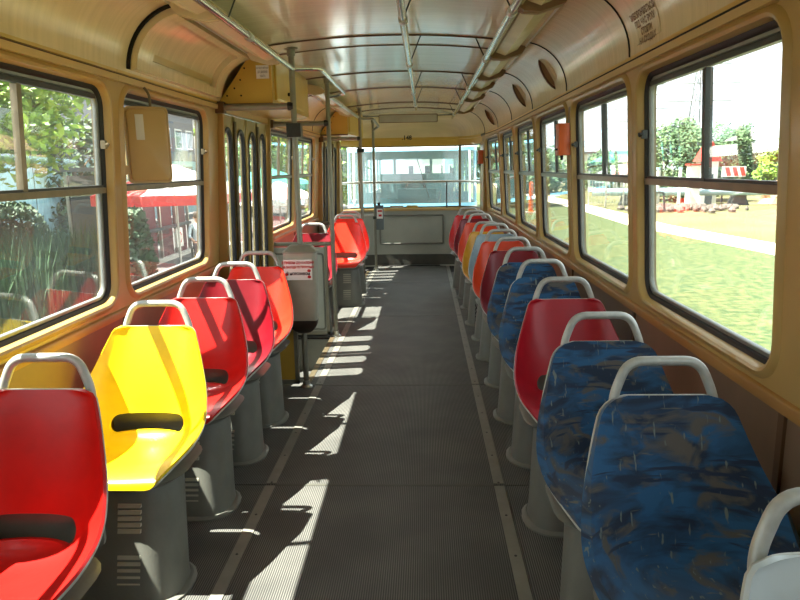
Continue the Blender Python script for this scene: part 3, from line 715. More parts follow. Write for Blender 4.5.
# air scoops in the right cove
def scoop(y, lab):
    base = Vector(cove_pt(1, y, .55)); t = thing('air_scoop', lab, 'vent', base, 'air scoops in the right ceiling cove')
    a = .55; n = Vector((-math.cos(a), 0, -math.sin(a))); u = Vector((0, 1, 0)); w = Vector((-math.sin(a), 0, math.cos(a)))
    P = lambda p, q, h: u*p+w*q+n*h
    rows = []
    for i in range(9):
        p = -.10+.24*i/8; hgt = .036*math.sqrt(max(0, 1-(max(p, -.02)+.02)**2/.16**2)) if p > -.02 else .036*max(0, (p+.10)/.08)**.5
        hw = .11*math.sqrt(max(.05, 1-(p/.16)**2))
        rows.append([P(p, hw*math.sin(t_*PI/8-PI/2), hgt*math.cos(t_*PI/8-PI/2)+.004) for t_ in range(9)])
    k = MB(); k.grid(rows[3:]); k.build('hood', 'cream', t, 50)
    k = MB(); rim = rows[3]; k.tube(rim, .008, 6); k.build('hood_rim', 'rib_brown', t, 50)
    k = MB(); k.loft([[P(p, q, h) for p, q in [(.14*math.cos(b*PI/10)+.0, .125*math.sin(b*PI/10)) for b in range(20)]] for h in (-.004, .006)]); k.build('base_plate', 'cream', t, 40)
    k = MB(); k.loft([[P(-.018+o, q, h) for q, h in [(v[0], v[1]) for v in [(.09*math.sin(c_*PI/8-PI/2), .030*math.cos(c_*PI/8-PI/2)+.006) for c_ in range(9)]]] for o in (0, .004)]); k.build('opening', 'bracket_brown', t)
scoop(4.48, 'air scoop in the right ceiling cove nearest the camera')
scoop(5.75, 'middle air scoop of three in the right ceiling cove')
scoop(8.2, 'rearmost air scoop in the right ceiling cove')
# notice on the right cove
t = thing('cove_notice', 'cream four-line notice on the right ceiling cove', 'notice', cove_pt(1, 2.66, .22))
o = cove_patch(1, 2.53, 2.80, .10, .56, .001, .003, 'sheet', 'cream', t, 2, 6); reparent(o, t)
for i, tx in enumerate(('ЗАБОРОНЯЄТЬСЯ', 'ПІД ЧАС РУХУ', 'СТОЯТИ', 'НА СХОДАХ')):
    o = text_mesh('lettering', tx, .034, 'ink_brown', lambda x, y, i=i: cove_pt(1, 2.665-x*.9, .46-.115*i+y/.285, .0045), t, bold=.001); reparent(o, t)
# advert strip high on the left cove
t = thing('advert_poster', 'colourful advert card on the left cove at the frame edge', 'poster', cove_pt(-1, 2.0, .2))
reparent(cove_patch(-1, 1.55, 2.06, .10, .75, .001, .004, 'card', 'poster_green', t, 3, 6), t)
reparent(cove_patch(-1, 2.06, 2.085, .08, .78, .0, .008, 'card_holder', 'cream', t, 1, 6), t)
# roof hatch and number over the rear window
t = thing('ventilation_box', 'flat grey ventilation box on the ceiling above the rear window', 'vent', (0, 9.3, 2.07))
MB().loft([[(x, y, z) for x, y in rrect(-.38, .40, -.06, .06, .012, 3)] for z in (.0, .105)]).build('casing', 'trim_light', t, 40)
MB().tube([(x, -.062, z) for x, z in rrect(-.385, .405, -.003, .10, .01, 2)], .005, 6, closed=True).build('rim', 'bracket_brown', t, 40)
t = thing('fleet_number', 'dark vehicle number 148 above the rear window', 'number', (0, 9.98, 1.88))
text_mesh('digits', '.148', .085, 'ink_black', lambda x, y: (x-.03, -.03-.1*x*x, y+.012), t, bold=.003)
text_mesh('small_plate', '- - -', .05, 'trim_light', lambda x, y: (x+.2, -.035, y+.012), t)

# orange boxes on the right pillars
def pillar_box(y, z0, z1, lab, sc=1):
    x = wx(y)-lean(1.6)
    t = thing('wall_box', lab, 'box', (x, y, z0))
    h = z1-z0
    MB().loft([[(xx-.04, yy_, z) for xx, yy_ in rrect(-.04, .04, -.05*sc, .05*sc, .008, 2)] for z in (0, h)]).build('body', 'orange_box', t, 30)
    MB().loft([[(xx-.04, yy_, z) for xx, yy_ in rrect(-.043, .043, -.054*sc, .054*sc, .01, 2)] for z in (h-.03, h)]).build('lid', 'orange_box', t, 30)
    MB().tube([(-.05, 0, -.028), (-.05, 0, 0)], .009, 8).build('knob', 'dark_gap', t, 40)
    box('slot', 'dark_gap', t, -.09, -.078, -.02, .02, .03, .04)
    box('mount', 'rib_brown', t, -.012, .0, -.03, .03, h, h+.18)
pillar_box(4.13, 1.525, 1.71, 'orange ticket box on the right pillar between the large windows')
pillar_box(9.25, 1.50, 1.68, 'smaller-looking orange ticket box on the rear right corner pillar')
# beige cabinet by the second left window
t = thing('wall_cabinet', 'beige metal cabinet hinged to the pillar in front of the second left window', 'cabinet', (-1.095, 2.955, 1.42), rz=.52)
MB().loft([[(x, y, z) for x, z in rrect(.0, .188, .0, .335, .022, 4)] for y in (0, .075)]).build('body', 'cabinet_beige', t, 35)
MB().loft([[(x, y, z) for x, z in rrect(.010+i, .178-i, .010+i, .325-i, .020, 4)] for y, i in ((-.001, 0), (-.010, .002), (-.013, .008))]).build('front_cover', 'cabinet_beige', t, 35)
box('label_strip', 'trim_light', t, .045, .08, -.0145, -.0125, .19, .30)
for z in (.06, .26):
    MB().loft([[(x, y, zz) for x, zz in rrect(-.03, .006, z-.02, z+.02, .01, 2)] for y in (-.012, .02)]).build('hinge', 'cabinet_beige', t, 30)
MB().tube(fillet([(.12, .03, .335), (.12, .03, .39), (.10, .03, .42)], .02), .006, 8).build('hook', 'frame_metal', t, 40)

# ------------------------------------------------------------------ seats (local: +x right, -y forward, origin on the floor under the handle)
def catmull(P, n):
    out = []
    for i in range(len(P)-1):
        p0, p1, p2, p3 = P[max(i-1, 0)], P[i], P[i+1], P[min(i+2, len(P)-1)]
        for k in range(n):
            t = k/n
            out.append(tuple(.5*((2*b)+(-a+c)*t+(2*a-5*b+4*c-d)*t*t+(-a+3*b-3*c+d)*t**3) for a, b, c, d in zip(p0, p1, p2, p3)))
    out.append(tuple(P[-1])); return out
# centre line f (forward), z, half width, then the edge line f, z
PROF = [(.560, .418, .168, .560, .418), (.545, .442, .182, .548, .446), (.47, .452, .212, .475, .472), (.36, .440, .242, .375, .498), (.25, .434, .253, .300, .526), (.18, .450, .254, .254, .556), (.143, .510, .250, .220, .594),
        (.112, .60, .238, .178, .654), (.076, .70, .212, .126, .726), (.044, .79, .184, .076, .799), (.020, .858, .160, .040, .862)]
def shell_rows(extra=0.0, rnd=.028, nu=20, fold=2.8, flat=False):
    C = catmull(PROF, 5); m = len(C); rows = []
    L = [0]
    for a, b in zip(C, C[1:]): L.append(L[-1]+math.hypot(a[0]-b[0], a[1]-b[1]))
    for i, (f, z, w, ef, ez) in enumerate(C):
        a = C[max(i-1, 0)]; b = C[min(i+1, m-1)]
        tx, tz = (b[0]-a[0])*.5+(b[3]-a[3])*.5, (b[1]-a[1])*.5+(b[4]-a[4])*.5; l = math.hypot(tx, tz); nx, nz = tz/l, -tx/l   # normal to the sitting side
        for end in (L[-1]-L[i], L[i]*1.3):
            d = min(end, rnd); w = w-rnd+math.sqrt(max(0, rnd*rnd-(rnd-d)**2)) if d < rnd else w
        if flat: fl_ = min(1, max(0, (z-.55)/.25)); ef += (f-ef)*fl_; ez += (z-ez)*fl_
        row = []
        for k in range(nu+1):
            u = -1+2*k/nu; q = abs(u)**(2.2+fold*min(1, max(0, (z-.5)/.25)))
            row.append((w*u, -(f+(ef-f)*q+nx*extra), z+(ez-z)*q+nz*extra))
        rows.append(row)
    return rows
def make_shell_mesh(name, m, thick, slot, extra=0.0, rnd=.028):
    me = MB().grid(shell_rows(extra, rnd, fold=2.8 if slot else 0.3, flat=not slot)).mesh(name, m, 60)
    o = bpy.data.objects.new('tmp', me); COL.objects.link(o)
    md = o.modifiers.new('s', 'SOLIDIFY'); md.thickness = thick; md.offset = 0
    if slot:
        cut = MB(); cut.loft([[(x, y, z) for x, z in rrect(-.146, .146, .472, .534, .03, 6)] for y in (-.26, .0)])
        cm = cut.mesh('cut', m); co = bpy.data.objects.new('cut', cm); COL.objects.link(co)
        b = o.modifiers.new('b', 'BOOLEAN'); b.operation = 'DIFFERENCE'; b.object = co; b.solver = 'EXACT'
    dg = bpy.context.evaluated_depsgraph_get(); dg.update()
    res = bpy.data.meshes.new_from_object(o.evaluated_get(dg)); res.name = name
    bpy.data.objects.remove(o)
    if slot: bpy.data.objects.remove(co)
    bm = bmesh.new(); bm.from_mesh(res)
    for f in bm.faces: f.smooth = True
    for e in bm.edges: e.smooth = not (len(e.link_faces) == 2 and e.calc_face_angle(0) > math.radians(42))
    bm.to_mesh(res); bm.free()
    res.materials.clear(); res.materials.append(MATS[m])
    return res
base_shell = make_shell_mesh('shell', 'shell_red', .009, True)
pad_shell = make_shell_mesh('padded_shell', 'fabric_blue', .030, False, .004, .055)
SHELLS = {}
def shell_for(m):
    if m == 'fabric_blue': return pad_shell
    if m not in SHELLS:
        c = base_shell.copy(); c.materials.clear(); c.materials.append(MATS[m]); SHELLS[m] = c
    return SHELLS[m]
def boundary(rows, off):
    R = rows
    lp = [r[0] for r in R]+R[-1][1:-1]+[r[-1] for r in reversed(R)]+R[0][-2:0:-1]
    return lp
def make_edge():
    rows = shell_rows(-.009); k = MB(); k.tube(boundary(rows, 0), .0045, 6, closed=True); return k.mesh('edge_trim', 'handle_grey', 60)
EDGE = make_edge()
PAD_EDGE = MB().tube(boundary(shell_rows(-.013, .055, fold=.3, flat=True), 0), .005, 6, closed=True).mesh('piping', 'handle_grey', 60)
def handle_mesh():
    pts = fillet([(-.122, -.078, .62), (-.138, -.002, .84), (-.096, .012, .945), (.096, .012, .945), (.138, -.002, .84), (.122, -.078, .62)], .042, 6)
    return MB().tube(pts, .0135, 10).mesh('handle', 'handle_grey', 60)
HANDLE = handle_mesh()
def pr(hw, f0, f1, z, r): return [(x, y, z) for x, y in rrect(-hw, hw, -f1, -f0, r, 5)]
PED = MB().loft([pr(.218, .335, .60, .012, .105), pr(.213, .335, .592, .05, .10), pr(.176, .22, .50, .385, .09), pr(.174, .22, .498, .40, .09)]).mesh('pedestal', 'pedestal_grey', 50)
FLANGE = MB().loft([pr(.242, .315, .62, 0, .13), pr(.242, .315, .62, .008, .13), pr(.230, .325, .608, .015, .12)]).mesh('flange', 'pedestal_grey', 30)
TRAY = MB().loft([pr(.19, .19, .505, .385, .12), pr(.222, .16, .52, .408, .12), pr(.235, .15, .53, .420, .12), pr(.222, .16, .525, .427, .12)]).mesh('support_tray', 'pedestal_grey', 40)
BACKPLATE = MB().loft([[(x, -.100, z) for x, z in rrect(-.175, .175, .40, .60, .03, 3)], [(x, -.088, z) for x, z in rrect(-.175, .175, .40, .60, .03, 3)]]).mesh('back_plate', 'pedestal_grey', 30)
SLAT = MB().loft([[(-.042, 0, -.006), (.042, 0, -.006), (.042, 0, .006), (-.042, 0, .006)], [(-.040, -.010, -.007), (.040, -.010, -.007), (.040, -.004, .004), (-.040, -.004, .004)]]).mesh('louver_slat', 'bin_grey')
def seat(x, y, m, label, group, dz=0.0, louvers=True):
    t = thing('tram_seat', label, 'seat', (x, y, 0), group)
    sh = link('shell', shell_for(m), t); link('handle', HANDLE, t)
    link('piping', PAD_EDGE, sh) if m == 'fabric_blue' else link('edge_trim', EDGE, sh)
    p = link('pedestal', PED, t); link('flange', FLANGE, p); link('support_tray', TRAY, t); link('back_plate', BACKPLATE, t)
    if dz:
        for o in t.children: o.location.z += dz if o.name.split('.')[0] not in ('pedestal',) else 0
    if louvers:
        for z0 in (.085, .255):
            for i in range(5):
                z = z0+.021*i; f = .588+(.498-.588)*(z-.03)/.37
                sl = link('louver_slat', SLAT, p); sl.location = (.062, -f-.001, z)
    return t
GL, GR = 'single seats along the left wall', 'single seats along the right wall'
for x, y, m, l in ((-.884, 1.80, 'shell_red', 'red plastic seat nearest the camera on the left'),
                   (-.868, 2.58, 'shell_yellow', 'bright yellow plastic seat on the left, sunlit'),
                   (-.862, 3.16, 'shell_red', 'red plastic seat just behind the bright yellow one'),
                   (-.858, 3.69, 'shell_maroon', 'dark red plastic seat on the left, second behind the yellow one'),
                   (-.852, 4.19, 'shell_red_sunlit', 'red plastic seat with sunlight in its colour, on the left just before the nearer door'),
                   (-.86, 6.37, 'shell_maroon', 'dark red seat half hidden behind the grey partition'),
                   (-.69, 7.58, 'shell_red_sunlit', 'red seat with sunlight in its colour beyond the partition, front one of the pair'),
                   (-.705, 8.18, 'shell_red_sunlit', 'red seat with sunlight in its colour beyond the partition, rear one of the pair')):
    seat(x, y, m, l, GL)
for x, y, m, l in ((.888, .985, 'shell_white', 'pale grey seat cut off at the lower right corner'),
                   (.866, 1.73, 'fabric_blue', 'blue patterned seat nearest the camera, in the right foreground'),
                   (.848, 2.29, 'fabric_blue', 'blue patterned seat second in the right row, before the red one'),
                   (.868, 3.05, 'shell_crimson', 'crimson plastic seat between blue patterned seats on the right'),
                   (.875, 3.66, 'fabric_blue', 'blue patterned seat just behind the crimson one'),
                   (.866, 4.23, 'fabric_blue', 'farthest blue patterned seat, before the dark red one'),
                   (.866, 4.85, 'shell_maroon', 'dark red seat just behind the farthest blue patterned seat'),
                   (.856, 5.47, 'shell_orange', 'orange seat on the right in front of the grey-blue one'),
                   (.862, 6.06, 'shell_greyblue', 'grey-blue plastic seat in the right row'),
                   (.838, 6.62, 'shell_amber', 'mustard seat just behind the grey-blue one'),
                   (.833, 7.34, 'shell_orange', 'orange seat on the right just behind the mustard one'),
                   (.815, 7.90, 'shell_maroon', 'dark red seat second from the rear in the right row'),
                   (.775, 8.50, 'shell_red', 'bright red rearmost seat in the right row')):
    seat(x, y, m, l, GR, dz=-.03 if m == 'shell_amber' else 0)
# heater boxes under the right-hand seats
for y, l in ((5.72, 'dark heater box on the floor under the grey-blue seat'), (6.95, 'dark heater box on the floor under the orange seat at the rear')):
    t = thing('heater_box', l, 'heater', (.80, y, 0))
    MB().loft([[(x, yy_, z) for x, yy_ in rrect(-.13, .2, -.09, .09, .015, 3)] for z in (.0, .02, .30, .31)]).build('casing', 'kick_grey', t, 30)
    for i in range(6): box('grille_slat', 'dark_gap', t, -.135, -.128, -.07, .07, .07+.035*i, .085+.035*i)
# stickers and strips on the rear sill
for x0, x1, m, l in ((-.05, .12, 'box_yellow', 'yellow label strip on the rear window sill'), (-.30, -.10, 'trim_light', 'pale label strip on the rear window sill, left of the yellow one')):
    t = thing('sill_label', l, 'label', ((x0+x1)/2, 10.05, .872))
    hw = (x1-x0)/2
    MB().box(-hw, hw, -.012, .012, .0, .035).build('strip', m, t)
    for i in range(5): box('print_mark', 'ink_brown', t, -hw+.02+i*hw*.36, -hw+.02+i*hw*.36+.014, -.0135, -.012, .008, .026)

# ================================================================== OUTSIDE
G = -.9
def plane(name, m, pts, z, n=1):
    k = MB(); k.prism(pts, lambda x, y: (x, y, z-.2), lambda x, y: (x, y, z)); return k.build(name, m)
gr = struct(plane('ground_right', 'grass_dry', [(1.6, -60), (160, -60), (160, 220), (1.6, 220)], G-.02))
gl = struct(plane('ground_left', 'asphalt', [(-160, -60), (-1.6, -60), (-1.6, 220), (-160, 220)], G))
gt = struct(plane('track_bed', 'rubble', [(-1.6, -60), (1.6, -60), (1.6, 220), (-1.6, 220)], G-.1))
for x in (-.72, .72):
    k = MB(); k.box(x-.035, x+.035, -30, 112, G-.1, G+.03); tag(k.build('rail_track', 'steel_dark'), 'left steel running rail under the tram' if x < 0 else 'right steel running rail under the tram', 'rail')
tag(plane('lawn', 'grass_ground', [(1.7, -20), (9.65, -20), (9.55, 10), (9.1, 18), (8.15, 26), (8.35, 34), (8.25, 60), (1.7, 60)], G+.005), 'sunlit green lawn beside the tram', 'lawn', kind='stuff')
# footpath
cl = [(10.4, -20), (10.3, 10), (9.85, 18), (8.9, 26), (9.1, 34), (9.0, 60), (9, 90)]
k = MB(); wd = .75
k.loft([[(x-wd, y, G-.02), (x+wd, y, G-.02), (x+wd, y, G+.015), (x-wd, y, G+.015)] for x, y in cl]); tag(k.build('footpath', 'path_dirt'), 'pale dusty footpath crossing the grass', 'path')
rnd = random.Random(3)
# reeds on the left
k = MB()
for i in range(9000):
    x = -6.1-2.4*rnd.random(); y = 3+11.2*rnd.random(); h = .5+.95*rnd.random(); a = rnd.random()*PI; w = .012+.016*rnd.random()
    dx, dy = math.cos(a)*w, math.sin(a)*w; lx, ly = (rnd.random()-.5)*.45, (rnd.random()-.5)*.45
    n0 = len(k.v); k.v += [(x-dx, y-dy, G), (x+dx, y+dy, G), (x+lx*.4+dx*.8, y+ly*.4+dy*.8, G+h*.65), (x+lx*.4-dx*.8, y+ly*.4-dy*.8, G+h*.65), (x+lx, y+ly, G+h)]
    k.f += [(n0, n0+1, n0+2, n0+3), (n0+3, n0+2, n0+4)]
me = bpy.data.meshes.new('reeds'); me.from_pydata(k.v, [], k.f); me.materials.append(MATS['reed'])
tag(link('tall_grass', me), 'tall reedy grass beyond the left windows', 'grass', kind='stuff')
struct(plane('verge_left', 'grass_ground', [(-14, -10), (-5.9, -10), (-6.3, 13.2), (-14, 14.5)], G+.02))

def tree(x, y, zc, rx, rz, n, leaf, ls, lab, trunk_r=.14, seed=1, group=None):
    R = random.Random(seed)
    t = thing('tree', lab, 'tree', (x, y, G), group)
    k = MB(); k.tube([(0, 0, 0), (.05, .02, (zc-G)*.5), (.0, .0, zc-G+rz*.3)], trunk_r, 8, r1=trunk_r*.4)
    for b in range(6):
        a = R.random()*2*PI; z0 = (zc-G)*(.55+.3*R.random()); k.tube([(0, 0, z0), (math.cos(a)*rx*.35, math.sin(a)*rx*.35, z0+rz*.4), (math.cos(a)*rx*.7, math.sin(a)*rx*.7, z0+rz*.6)], trunk_r*.4, 6, r1=trunk_r*.1)
    k.build('trunk', 'bark', t, 60)
    k = MB(); cl = []
    for i in range(26):
        a = R.random()*2*PI; c = R.random()*2-1; q = math.sqrt(1-c*c); rr = .45+.5*R.random()
        cl.append((math.cos(a)*q*rx*rr, math.sin(a)*q*rx*rr, c*rz*rr, .28+.22*R.random()))
    for i in range(n):
        cx, cy, cz, cr = R.choice(cl)
        v = Vector((R.gauss(0, 1), R.gauss(0, 1), R.gauss(0, 1))).normalized()*(R.random()**.4)
        p = Vector((cx+v.x*cr*rx, cy+v.y*cr*rx, zc-G+cz+v.z*cr*rz))
        d = Vector((R.gauss(0, 1), R.gauss(0, 1), R.gauss(0, .6))).normalized(); e = d.orthogonal().normalized(); s_ = ls*(.6+.8*R.random())
        n0 = len(k.v); k.v += [tuple(p-d*s_), tuple(p+e*s_*.45), tuple(p+d*s_), tuple(p-e*s_*.45)]; k.f.append((n0, n0+1, n0+2, n0+3))
    me = bpy.data.meshes.new('foliage'); me.from_pydata(k.v, [], k.f); me.materials.append(MATS[leaf])
    tag(link('foliage', me, t), kind='stuff')
    return t
# right-hand trees (far)
tree(16.5, 43, 1.6, 2.7, 2.5, 13000, 'leaf_far', .13, 'rounded tree filling the left half of the largest right window', seed=2)
tree(22.9, 50, 1.5, 1.7, 2.2, 7000, 'leaf_far', .14, 'pointed tree just right of the window divider', seed=3)
tree(25.4, 53, .9, 1.3, 1.7, 4000, 'leaf_far', .14, 'smaller tree touching the pointed one in the right window', seed=13)
tree(23.0, 43, 1.1, 1.7, 1.7, 7000, 'leaf_bright', .13, 'light green tree at the right edge of the largest right window', seed=4)
tree(16.6, 62, .6, 2.4, 1.9, 3000, 'leaf_far', .24, 'bushy tree seen in the second right window', seed=5)
tree(9.5, 58, 1.0, 3.0, 2.4, 4000, 'leaf_far', .24, 'broad tree seen in the fourth right window', seed=6)
tree(4.6, 40, 2.6, 2.4, 3.2, 4500, 'leaf_far', .2, 'tall tree seen at the right end of the rear window', seed=7)
# left-hand trees
tree(-9.0, 12.9, 3.0, 2.5, 2.1, 9000, 'leaf_bright', .11, 'yellow-green leafy tree in the near left window', seed=8)
tree(-12.0, 8.6, 3.2, 1.8, 2.2, 3800, 'leaf_dark', .14, 'dark tree at the left edge of the near left window', seed=9)
tree(-12.5, 24, 1.2, 2.2, 2.2, 4200, 'leaf_dark', .16, 'dark leafy tree behind the red and white sunshade', seed=10)
tree(-8.8, 34, 2.8, 2.6, 3.0, 5000, 'leaf_bright', .17, 'light green tree in the window past the nearer door', seed=11)
tree(-7.2, 40, 2.4, 2.2, 3.0, 4200, 'leaf_bright', .17, 'light green tree in the window before the rear door', seed=12)
tree(-3.9, 30, 1.8, 1.3, 2.4, 3500, 'leaf_bright', .16, 'light green tree at the left end of the rear window', seed=14)
def bush(x, y, r, h, leaf, lab, seed, n=2600, ls=.08):
    R = random.Random(seed); t = thing('bush', lab, 'bush', (x, y, G))
    k = MB()
    for i in range(n):
        a = R.random()*2*PI; q = R.random()**.4; zz = R.random(); w = math.sqrt(max(0, 1-zz*zz*.8))*r*q
        p = Vector((math.cos(a)*w, math.sin(a)*w*1.3, zz*h)); d = Vector((R.gauss(0, 1), R.gauss(0, 1), R.gauss(0, 1))).normalized(); e = d.orthogonal().normalized(); s_ = ls*(.6+.8*R.random())
        n0 = len(k.v); k.v += [tuple(p-d*s_), tuple(p+e*s_*.5), tuple(p+d*s_), tuple(p-e*s_*.5)]; k.f.append((n0, n0+1, n0+2, n0+3))
    me = bpy.data.meshes.new('foliage'); me.from_pydata(k.v, [], k.f); me.materials.append(MATS[leaf]); tag(link('foliage', me, t), kind='stuff')
    k = MB()
    for i in range(5):
        a = i*1.26; k.tube([(0, 0, 0), (math.cos(a)*r*.5, math.sin(a)*r*.5, h*.7)], .03, 6, r1=.01)
    k.build('stem', 'bark', t, 40)
bush(-8.7, 6.2, 1.1, 1.8, 'leaf_dark', 'dark bush behind the tall grass, near the left frame edge', 21)
bush(-8.9, 9.0, 1.2, 1.9, 'leaf_dark', 'dark bush behind the tall grass in the near left window', 22)
bush(-9.6, 15.2, 1.0, 1.7, 'leaf_dark', 'dark bush at the end of the tall grass', 23)
bush(-9.6, 21.6, .9, 1.6, 'leaf_dark', 'dark bush between the tall grass and the sunshade', 24)

bush(-5.05, 11.7, .40, 1.7, 'leaf_dark', 'narrow dark bush at the left edge of the second left window', 25, 1600)
# pale blue sheet fence on the left, one panel after another
t = thing('sheet_fence', 'pale blue sheet metal fence behind the left-hand trees', 'fence', (-13, 8, G))
pm = MB()
xs = [i*.1 for i in range(21)]
pm.grid([[((.03 if i % 2 else 0), xv, z) for i, xv in enumerate(xs)] for z in (0.1, 2.9)])
pmesh = pm.mesh('sheet_panel', 'fence_blue')
for i in range(18):
    o = link('sheet_panel', pmesh, t); o.location = (0, i*2.04, .0)
    box('fence_post', 'steel_dark', t, -.06, -.01, i*2.04-.05, i*2.04, 0, 2.95)
# grey apartment blocks
def block(x, y, w, d, h, m, lab, cols, rows_, face='x', cat='building'):
    t = thing('apartment_block', lab, cat, (x, y, G))
    MB().box(-w/2, w/2, -d/2, d/2, 0, h).build('walls', m, t); MB().box(-w/2-.2, w/2+.2, -d/2-.2, d/2+.2, h, h+.35).build('roof', 'plaster_grey', t)
    sx = 1 if x < 0 else -1
    for r in range(rows_):
        for c in range(cols):
            z = 1.2+r*(h-1.5)/rows_; yv = -d/2+d*(c+.5)/cols
            f = MB().box(sx*w/2-.03, sx*w/2+.06, yv-.7, yv+.7, z, z+1.5).build('window', 'plaster_white', t); MB().box(sx*w/2+.055, sx*w/2+.075, yv-.6, yv+.6, z+.1, z+1.4).build('pane', 'window_dark', f)
            xv = -w/2+w*(c+.5)/cols
            f = MB().box(xv-.5, xv+.5, -d/2-.06, -d/2+.03, z, z+1.5).build('window', 'plaster_white', t); MB().box(xv-.42, xv+.42, -d/2-.075, -d/2-.055, z+.1, z+1.4).build('pane', 'window_dark', f)
block(-26, 50, 14, 12, 13, 'plaster_grey', 'grey apartment block behind the left-hand trees', 5, 4)
block(-17, 70, 9, 16, 8, 'plaster_white', 'pale low block beyond the sunshades on the left', 4, 2)
block(22, 92, 12, 8, 3.6, 'plaster_white', 'pale low building seen in the second right window', 5, 1)
block(8.5, 97, 11, 8, 4.2, 'fence_blue', 'pale blue low building seen in the third right window', 5, 1)
block(3.5, 120, 14, 10, 5, 'plaster_white', 'pale building behind the coupled tram', 5, 1)

# sunshades and stall on the left
def sunshade(x, y, r, zr, za, cols, lab, val):
    t = thing('sunshade', lab, 'sunshade', (x, y, G))
    MB().tube([(0, 0, 0), (0, 0, za-G)], .025, 8).build('pole', 'plaster_white', t, 40)
    for i in range(8):
        a0, a1 = 2*PI*i/8, 2*PI*(i+1)/8
        c, s_ = math.cos, math.sin
        e0, e1 = (r*c(a0), r*s_(a0), zr-G), (r*c(a1), r*s_(a1), zr-G); ap = (0, 0, za-G)
        k = MB(); k.add([e0, e1, ap, (e0[0]*.99, e0[1]*.99, e0[2]-.01), (e1[0]*.99, e1[1]*.99, e1[2]-.01), (0, 0, ap[2]-.02)], [(0, 1, 2), (3, 5, 4), (0, 3, 4, 1), (1, 4, 5, 2), (2, 5, 3, 0)])
        pn = k.build('canopy_panel', cols[i % len(cols)], t)
        k = MB(); k.hexa([(e0[0], e0[1], e0[2]-.2), (e1[0], e1[1], e1[2]-.2), (e1[0]*.985, e1[1]*.985, e1[2]-.2), (e0[0]*.985, e0[1]*.985, e0[2]-.2), e0, e1, (e1[0]*.985, e1[1]*.985, e1[2]), (e0[0]*.985, e0[1]*.985, e0[2])])
        k.build('valance', val, pn)
        MB().tube([(0, 0, za-G-.04), (e0[0], e0[1], e0[2]-.03)], .008, 5).build('rib', 'plaster_white', t)
    MB().loft([[(.25*math.cos(b*PI/8), .25*math.sin(b*PI/8), z) for b in range(16)] for z in (0, .08)]).build('base', 'concrete', t, 40)
    return t
sunshade(-5.1, 14.1, 1.75, 1.02, 1.62, ('canvas_white', 'canvas_white', 'canvas_red'), 'red and white sunshade seen through the second left window', 'canvas_red')
sunshade(-5.6, 24.5, 1.8, .95, 1.6, ('canvas_green', 'canvas_green'), 'green sunshade seen past the nearer door', 'canvas_green')
sunshade(-4.6, 22.0, 1.4, .55, 1.1, ('canvas_pink', 'canvas_white'), 'pink and white sunshade seen past the nearer door', 'canvas_white')
t = thing('market_stall', 'dark market stall with maroon panels under the sunshade', 'stall', (-7.6, 17.8, G))
for x, y in ((-1, -1.6), (.8, -1.6), (-1, 1.6), (.8, 1.6), (.8, -.5), (.8, .6)): box('post', 'steel', t, x-.035, x+.035, y-.035, y+.035, 0, 2.4)
for y in (-1.05, .05, 1.1): box('wall_panel', 'kiosk_maroon', t, .72, .76, y-.45, y+.4, .1, 2.2)
box('back_panel', 'steel_dark', t, -1.0, -.94, -1.6, 1.6, .1, 2.3); box('roof', 'steel_dark', t, -1.15, 1.0, -1.8, 1.8, 2.4, 2.5)
box('counter', 'steel_dark', t, .3, .9, -1.6, 1.6, .85, .92); box('floor_plate', 'concrete', t, -1.1, .9, -1.7, 1.7, 0, .1)
t = thing('notice_board', 'small white notice with a round sign beside the stall', 'sign', (-5.6, 15.4, G))
box('post', 'steel_dark', t, -.02, .02, -.02, .02, 0, .7); bd = box('board', 'paper', t, -.03, .03, -.2, .2, .62, 1.05)
MB().loft([[(o, .13*math.cos(b*PI/10), .84+.13*math.sin(b*PI/10)) for b in range(20)] for o in (.03, .036)]).build('round_mark', 'ink_red', bd)
MB().loft([[(o, .09*math.cos(b*PI/10), .84+.09*math.sin(b*PI/10)) for b in range(20)] for o in (.034, .040)]).build('round_centre', 'paper', bd)
t = thing('white_crate', 'white box standing on the pavement by the stall', 'box', (-4.7, 16.2, G))
MB().loft([[(x, y, z) for x, y in rrect(-.3, .3, -.3, .3, .03, 2)] for z in (0, .55)]).build('body', 'plaster_white', t); box('lid', 'canvas_white', t, -.32, .32, -.32, .32, .55, .6)
for x, y, l in ((-6.55, 14.3, 'white stone bollard at the end of the tall grass'), (-6.75, 14.9, 'second white stone bollard, behind the first')):
    t = thing('bollard', l, 'bollard', (x, y, G))
    MB().loft([[(r*math.cos(b*PI/6), r*math.sin(b*PI/6), z) for b in range(12)] for r, z in ((.16, 0), (.16, .08), (.11, .12), (.10, .45), (.14, .5), (.14, .6), (.08, .66))]).build('shaft', 'plaster_white', t, 40)
    MB().loft([[(r*math.cos(b*PI/6), r*math.sin(b*PI/6), z) for b in range(12)] for r, z in ((.2, 0), (.2, .03))]).build('foot', 'concrete', t)

